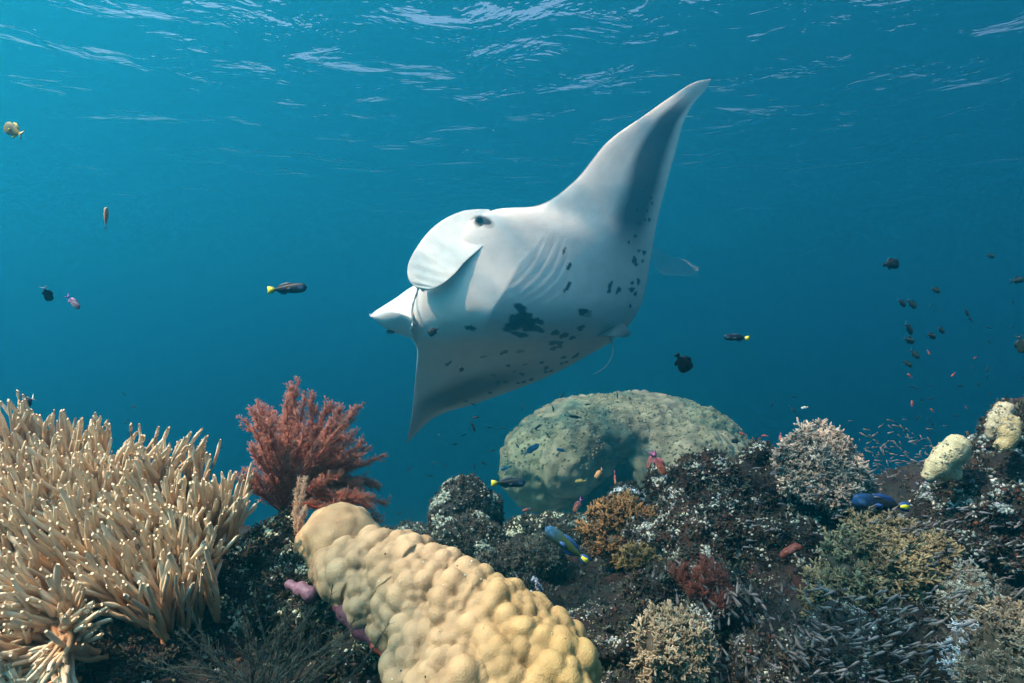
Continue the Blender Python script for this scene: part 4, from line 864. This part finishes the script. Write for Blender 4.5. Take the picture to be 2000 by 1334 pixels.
def proto(kind, simple):
    if (kind, simple) in PROTO: return PROTO[kind, simple]
    K = KINDS[kind]; dor, ana, tl = fins_of(K); B = fish_body(K[0], K[1], nr=8 if simple else 16, k=6 if simple else 12)
    def data(nm, V, Fl, m, col):
        o = mk(nm, V, Fl, m, col=col); me = o.data; bpy.data.objects.remove(o); return me
    if simple:
        T = fin(tl); D = fin(dor); A = fin(ana); V, Fl = merge([B, T, D, A] if kind != 'glass' else [B, T])
        n0, n1 = len(B[0]), len(B[0]) + len(T[0]); c = fish_cols(V, K); c[n0:n1] = K[9]; c[n1:] = K[8]
        r = ('one', data('fish', V, Fl, fishm, c), (V, Fl, c))
    else:
        cb = fish_cols(B[0], K)
        if 'wrasse' in kind:
            e = np.exp(-(((B[0][:, 0] - .36) / .05) ** 2 + ((B[0][:, 2] + .0) / .03) ** 2))[:, None]; cb = cb * (1 - e * .7) + np.array((.10, .26, .5)) * e * .7
        parts = [('body', data('body', *B, fishm, cb))]
        parts.append(('tail_fin', data('tail_fin', *fin(tl), finm, np.array(K[9]))))
        parts.append(('dorsal_fin', data('dorsal_fin', *fin(dor), finm, np.array(K[8])))); parts.append(('anal_fin', data('anal_fin', *fin(ana), finm, np.array(K[8]))))
        h = K[0] * .5; me = data('eye', ICO1[0] * np.array((.026, .012, .026)), ICO1[1], eyeb, None)
        pf = fin([(.17, -.02), (.10, .04 * h * 4), (.02, .0), (.03, -.05), (.12, -.05)], .006)
        for s in (-1, 1):
            parts.append(('eye', me, Matrix.Translation((.37, s * K[1] * .30, h * .22))))
            V, Fl = pf; V = V.copy(); V[:, 1] += s * (K[1] * .5 + .004) + s * (.17 - V[:, 0]) * .25
            parts.append(('pectoral_fin', data('pectoral_fin', V, Fl, finm, np.array(K[8]) * 1.2 + .01)))
        if kind in ('blue_wrasse', 'green_wrasse', 'wrasse'):
            y = fin([(-.33, .022), (-.42, .05 if kind != 'wrasse' else .085), (-.485, .04 if kind != 'wrasse' else .07), (-.485, -.04 if kind != 'wrasse' else -.07), (-.42, -.05 if kind != 'wrasse' else -.085), (-.33, -.022)], .02)
            parts.append(('tail_patch', data('tail_patch', *y, finm, np.array((.78, .74, .05)))))
        r = ('many', parts)
    PROTO[kind, simple] = r; return r
def pose(nose, tail, d, yaw=0., roll=0., fat=1.):
    """matrix that swims a unit fish between two photograph pixels; yaw turns it towards or away from the camera"""
    A, B = P(*nose, d), P(*tail, d); f = A - B; L = f.length; f.normalize()
    view = ((A + B) / 2).normalized(); f = (f * math.cos(R(yaw)) + view * math.sin(R(yaw))).normalized(); L /= max(.3, math.cos(R(yaw)))
    up = Vector((0, 0, 1)) - f * f.z
    if up.length < .35: up = (view.cross(f))
    up.normalize(); up = Matrix.Rotation(R(roll), 3, f) @ up; y = up.cross(f)
    M = Matrix((f, y, up)).transposed().to_4x4(); M = Matrix.Translation((A + B) / 2) @ M @ Matrix.Diagonal((L, L * fat, L * fat, 1)); return M
def fish(name, kind, nose, tail, d, label, cat='fish', yaw=0., roll=0., fat=1., simple=False, group=None):
    M = pose(nose, tail, d, yaw, roll, fat); p = proto(kind, simple)
    if p[0] == 'one':
        o = bpy.data.objects.new(name, p[1]); sc.collection.objects.link(o)
    else:
        o = bpy.data.objects.new(name, None); o.empty_display_size = .3; sc.collection.objects.link(o)
        for q in p[1]:
            c = bpy.data.objects.new(q[0], q[1]); sc.collection.objects.link(c); c.parent = o
            if len(q) > 2: c.matrix_local = q[2]
    o.matrix_world = M
    return tag(o, label, cat, group)

FISH = [
 ('damselfish', 'damsel', (6, 244), (47, 266), 1.5, 'golden edged grey damselfish high in the water beneath the sun glow', 20, 0),
 ('anthias', 'orange', (208, 404), (206, 447), 1.7, 'slim pale orange fish hanging tail down alone in the open water', 0, 78),
 ('dottyback', 'dottyback', (98, 586), (86, 562), 1.8, 'round black fish with short white tail beside the pink and purple fish', 25, 30),
 ('anthias', 'pink', (154, 602), (131, 578), 1.9, 'pink and purple fish diving beside the black white tailed fish', 10, 0),
 ('dottyback', 'dottyback', (38, 797), (69, 775), 1.5, 'black fish with blue rimmed white tail just above the cream leather coral', 15, 0),
 ('wrasse', 'wrasse', (600, 561), (522, 567), 2.2, 'dark slender wrasse with a round yellow tail spot facing the manta ray', 0, 0),
 ('wrasse', 'wrasse', (1413, 658), (1464, 661), 2.6, 'dark slender wrasse with pale yellow tail in open water beyond the ray tail', 0, 0),
 ('triggerfish', 'trigger', (1756, 514), (1724, 518), 2.6, 'round black oval fish alone high in the blue water', 0, 0),
 ('black_damselfish', 'trigger', (1346, 726), (1320, 690), 2.2, 'black deep bodied fish hovering above the huge dome coral', 15, 35),
 ('blue_wrasse', 'blue_wrasse', (1663, 976), (1777, 991), 1.36, 'bright blue headed black wrasse with yellow tail patch below the pale soft coral bush', 0, 0),
 ('green_wrasse', 'green_wrasse', (1065, 1030), (1150, 1099), 1.5, 'blue headed green wrasse with yellow tail streak over the dark gully', 0, 0),
 ('wrasse', 'wrasse', (1027, 943), (959, 944), 3.0, 'dark wrasse with ochre tail swimming in front of the dome coral base', 0, 0),
 ('anthias', 'anthias', (1299, 929), (1275, 884), 1.75, 'reddish pink anthias with purple tail, head down at the outcrop edge', 0, 20),
 ('anthias', 'anthias', (1264, 916), (1276, 886), 1.78, 'dusky red anthias partly behind the reddish pink one', 40, 0),
 ('anthias', 'anthias', (1120, 1000), (1136, 974), 2.4, 'scarlet anthias slanting down over the low coral ledge', 0, 30),
 ('anthias', 'orange', (1163, 934), (1177, 915), 3.2, 'pale orange fish in the dark cavity of the dome coral', 10, 0),
 ('anthias', 'anthias', (1202, 948), (1200, 920), 2.8, 'thin dull red fish hanging upright beside the dome coral cavity', 0, 75),
 ('goldfish', 'gold', (1123, 941), (1145, 939), 3.1, 'small yellowish olive fish below the pale orange one', 0, 0),
 ('silver_fish', 'silver', (1632, 847), (1642, 831), 2.0, 'pale mint silver fish beside the top of the pale soft coral bush', 0, 0),
 ('silver_fish', 'silver', (1566, 797), (1577, 795), 3.0, 'tiny round whitish fish in open water above the outcrops', 30, 0),
 ('blue_fish', 'bluefish', (1053, 868), (1022, 888), 4.2, 'light blue fish crossing the pale flank of the dome coral', 0, 0),
 ('blue_fish', 'bluefish', (1087, 877), (1107, 882), 4.2, 'small blue striped fish following behind the light blue one', 0, 0),
 ('damselfish', 'trigger', (837, 654), (856, 641), 2.7, 'black oval damselfish in front of the lower jaw of the manta ray', 0, 0),
 ('damselfish', 'trigger', (905, 718), (896, 727), 2.7, 'tiny black damselfish in front of the lowered wing of the manta ray', 0, 0),
 ('damselfish', 'slim', (1113, 813), (1136, 816), 4.0, 'dark arched fish over the sunlit crown of the dome coral', 0, 0),
 ('damselfish', 'slim', (1044, 838), (1058, 829), 4.2, 'dark fish at the upper edge of the dome coral below the ray wing', 0, 0),
 ('damselfish', 'chromis', (1428, 861), (1447, 862), 3.4, 'green black fish at the far shoulder of the dome coral', 0, 0),
 ('anthias', 'anthias', (1443, 846), (1457, 850), 3.4, 'small dark red fish just above the green black one', 0, 0),
 ('anthias', 'anthias', (1487, 851), (1500, 852), 3.6, 'small dull red fish in blue water between dome coral and soft coral bush', 0, 0),
 ('anthias', 'anthias', (1523, 861), (1525, 846), 3.4, 'small red fish swimming down beside the pale soft coral bush', 0, 40),
 ('anthias', 'anthias', (900, 938), (908, 930), 2.6, 'tiny reddish fish above the tallest dark coral head', 0, 0),
 ('anthias', 'anthias', (1020, 998), (1036, 994), 3.2, 'blurred red fish above the pale green coral ledge', 0, 0),
 ('slender_fish', 'slim', (928, 843), (919, 822), 3.4, 'longest dark fish of the cluster beneath the lowered wing tip', 0, 0),
 ('slender_fish', 'slim', (936, 814), (920, 817), 3.6, 'thin curved dark fish directly above the longest dark fish', 0, 0),
 ('slender_fish', 'slim', (1019, 801), (1023, 787), 3.4, 'upright dark fish between ray wing and dome coral', 0, 60),
 ('slender_fish', 'slim', (140, 849), (158, 840), 3.6, 'dim slender fish behind the top of the cream leather coral', 0, 0),
 ('slender_fish', 'chromis', (166, 850), (182, 828), 3.4, 'dim dark deep fish behind the top of the cream leather coral', 0, 0),
 ('slender_fish', 'bluefish', (978, 918), (997, 911), 4.6, 'grey blue fish at the lower flank of the dome coral', 0, 0),
 ('chromis', 'chromis', (1330 + 670, 690), (1990, 655), 2.0, 'dark deep bodied fish cut by the edge of the picture, above the reef wall', 0, 0),
]
for f in FISH: fish(f[0], f[1], f[2], f[3], f[4], f[5], yaw=f[6], roll=f[7])
for x, y, a, s in [(1762, 592, 40, 22), (1781, 594, 40, 26), (1775, 642, 55, 28), (1776, 665, 15, 26), (1787, 692, 40, 24), (1773, 711, 30, 20), (1820, 656, 20, 22), (1838, 645, 35, 20), (1828, 567, 20, 22), (1888, 610, 60, 17), (1935, 500, 10, 18), (1987, 548, -10, 28)]:
    dx, dy = math.cos(R(a)) * s / 2, math.sin(R(a)) * s / 2
    fish('chromis', 'chromis', (x + dx, y + dy), (x - dx, y - dy), 2.9 + rng.uniform(-.3, .5), 'dark green chromis of the loose school high in open water above the reef wall', yaw=rng.uniform(0, 35), group='chromis school in open water', simple=True)
small = [(858, 850), (840, 930), (872, 910), (925, 790), (945, 905), (926, 909), (982, 836), (955, 835), (850, 905), (800, 915), (780, 1003), (905, 850), (888, 868), (1080, 797), (1206, 772), (1148, 790), (242, 769), (262, 794), (290, 860), (400, 866), (430, 876), (248, 824), (1508, 790), (1550, 776), (1548, 800), (1230, 778), (1070, 850), (1010, 870), (1098, 772), (963, 880)]
for x, y in small:
    a = rng.uniform(-40, 220); s = rng.uniform(9, 15); dx, dy = math.cos(R(a)) * s / 2, math.sin(R(a)) * s / 2
    fish('slender_fish', 'slim', (x + dx, y + dy), (x - dx, y - dy), rng.uniform(3.4, 5.6), 'tiny dark fish hovering in the blue gap between corals and ray', simple=True, yaw=rng.uniform(-30, 30), group='tiny dark fish in the blue gap')
for i in range(42):
    x, y = rng.uniform(1775, 2000), rng.uniform(585, 830)
    if y > 770 and x > 1890: continue
    if rng.random() > (x - 1700) / 300 and y < 720: continue
    a = rng.uniform(0, 360); s = rng.uniform(7, 13); dx, dy = math.cos(R(a)) * s / 2, math.sin(R(a)) * s / 2; red = rng.random() < .25
    fish('reef_fish', 'anthias' if red else 'slim', (x + dx, y + dy), (x - dx, y - dy), rng.uniform(2.4, 4.2), 'tiny red fish scattered above the reef wall' if red else 'tiny dark fish scattered above the reef wall', simple=True, group='tiny red fish above the wall' if red else 'tiny dark fish above the wall')

# the swarm of slender silvery fish over the reef wall
sw = []
def swarm(where, n, x0, x1, y0, y1, d0, d1, ang, spread, s0, s1, keep=None):
    while n:
        x, y = rng.uniform(x0, x1), rng.uniform(y0, y1)
        if keep and rng.random() > keep(x, y): continue
        a = R(ang(x, y) + rng.normal(0, spread)); s = rng.uniform(s0, s1); d = rng.uniform(d0, d1)
        dx, dy = math.cos(a) * s / 2, math.sin(a) * s / 2; sw.append(((x + dx, y + dy), (x - dx, y - dy), d, s, where)); n -= 1
swarm('pinkish silver glassfish of the loose cloud in blue water beside the pale soft coral bush', 150, 1650, 1880, 815, 985, 1.7, 2.5, lambda x, y: 200, 28, 9, 17, lambda x, y: math.exp(-((x - 1745) / 75) ** 2 - ((y - 890) / 60) ** 2))
swarm('slender grey glassfish pointing downwards in front of the small dark red gorgonian', 120, 1350, 1640, 1130, 1334, .92, 1.15, lambda x, y: 75 - (x - 1350) * .12, 22, 22, 36, lambda x, y: .35 + .65 * (x > 1400))
swarm('slender grey glassfish lying level over the low rubble below the olive soft coral', 150, 1590, 2000, 1150, 1334, .88, 1.1, lambda x, y: -12, 14, 20, 34)
swarm('slender teal grey glassfish streaming along the reef wall below the pale coral slab', 190, 1690, 2000, 990, 1180, 1.15, 1.45, lambda x, y: 170, 14, 13, 24)
swarm('dim slender glassfish in the shade under the pale soft coral bush', 60, 1460, 1720, 905, 1080, 1.3, 1.6, lambda x, y: 195, 24, 14, 26)
swarm('slender grey glassfish around the small beige branching soft coral', 45, 1230, 1420, 1090, 1334, .95, 1.2, lambda x, y: 80, 20, 16, 30, lambda x, y: (x - 1200) / 300)
sw.sort(key=lambda q: -q[3])
GV, GF, GC = proto('glass', True)[2]; rest = []
for i, (a, b, d, s, where) in enumerate(sw):
    M = pose(a, b, d, rng.uniform(-30, 30), rng.uniform(-25, 25))
    if i < 300:
        o = bpy.data.objects.new('glassfish', PROTO['glass', True][1]); sc.collection.objects.link(o); o.matrix_world = M
        tag(o, where, 'fish', where.split(' ', 2)[2] if 0 else 'glassfish: ' + ' '.join(where.split()[-6:]))
    else: rest.append(np.array(M))
V, Fl = merge([(GV @ M[:3, :3].T + M[:3, 3], GF) for M in rest])
tag(mk('glassfish_swarm', V, Fl, fishm, col=np.tile(GC, (len(rest), 1))), kind='stuff')
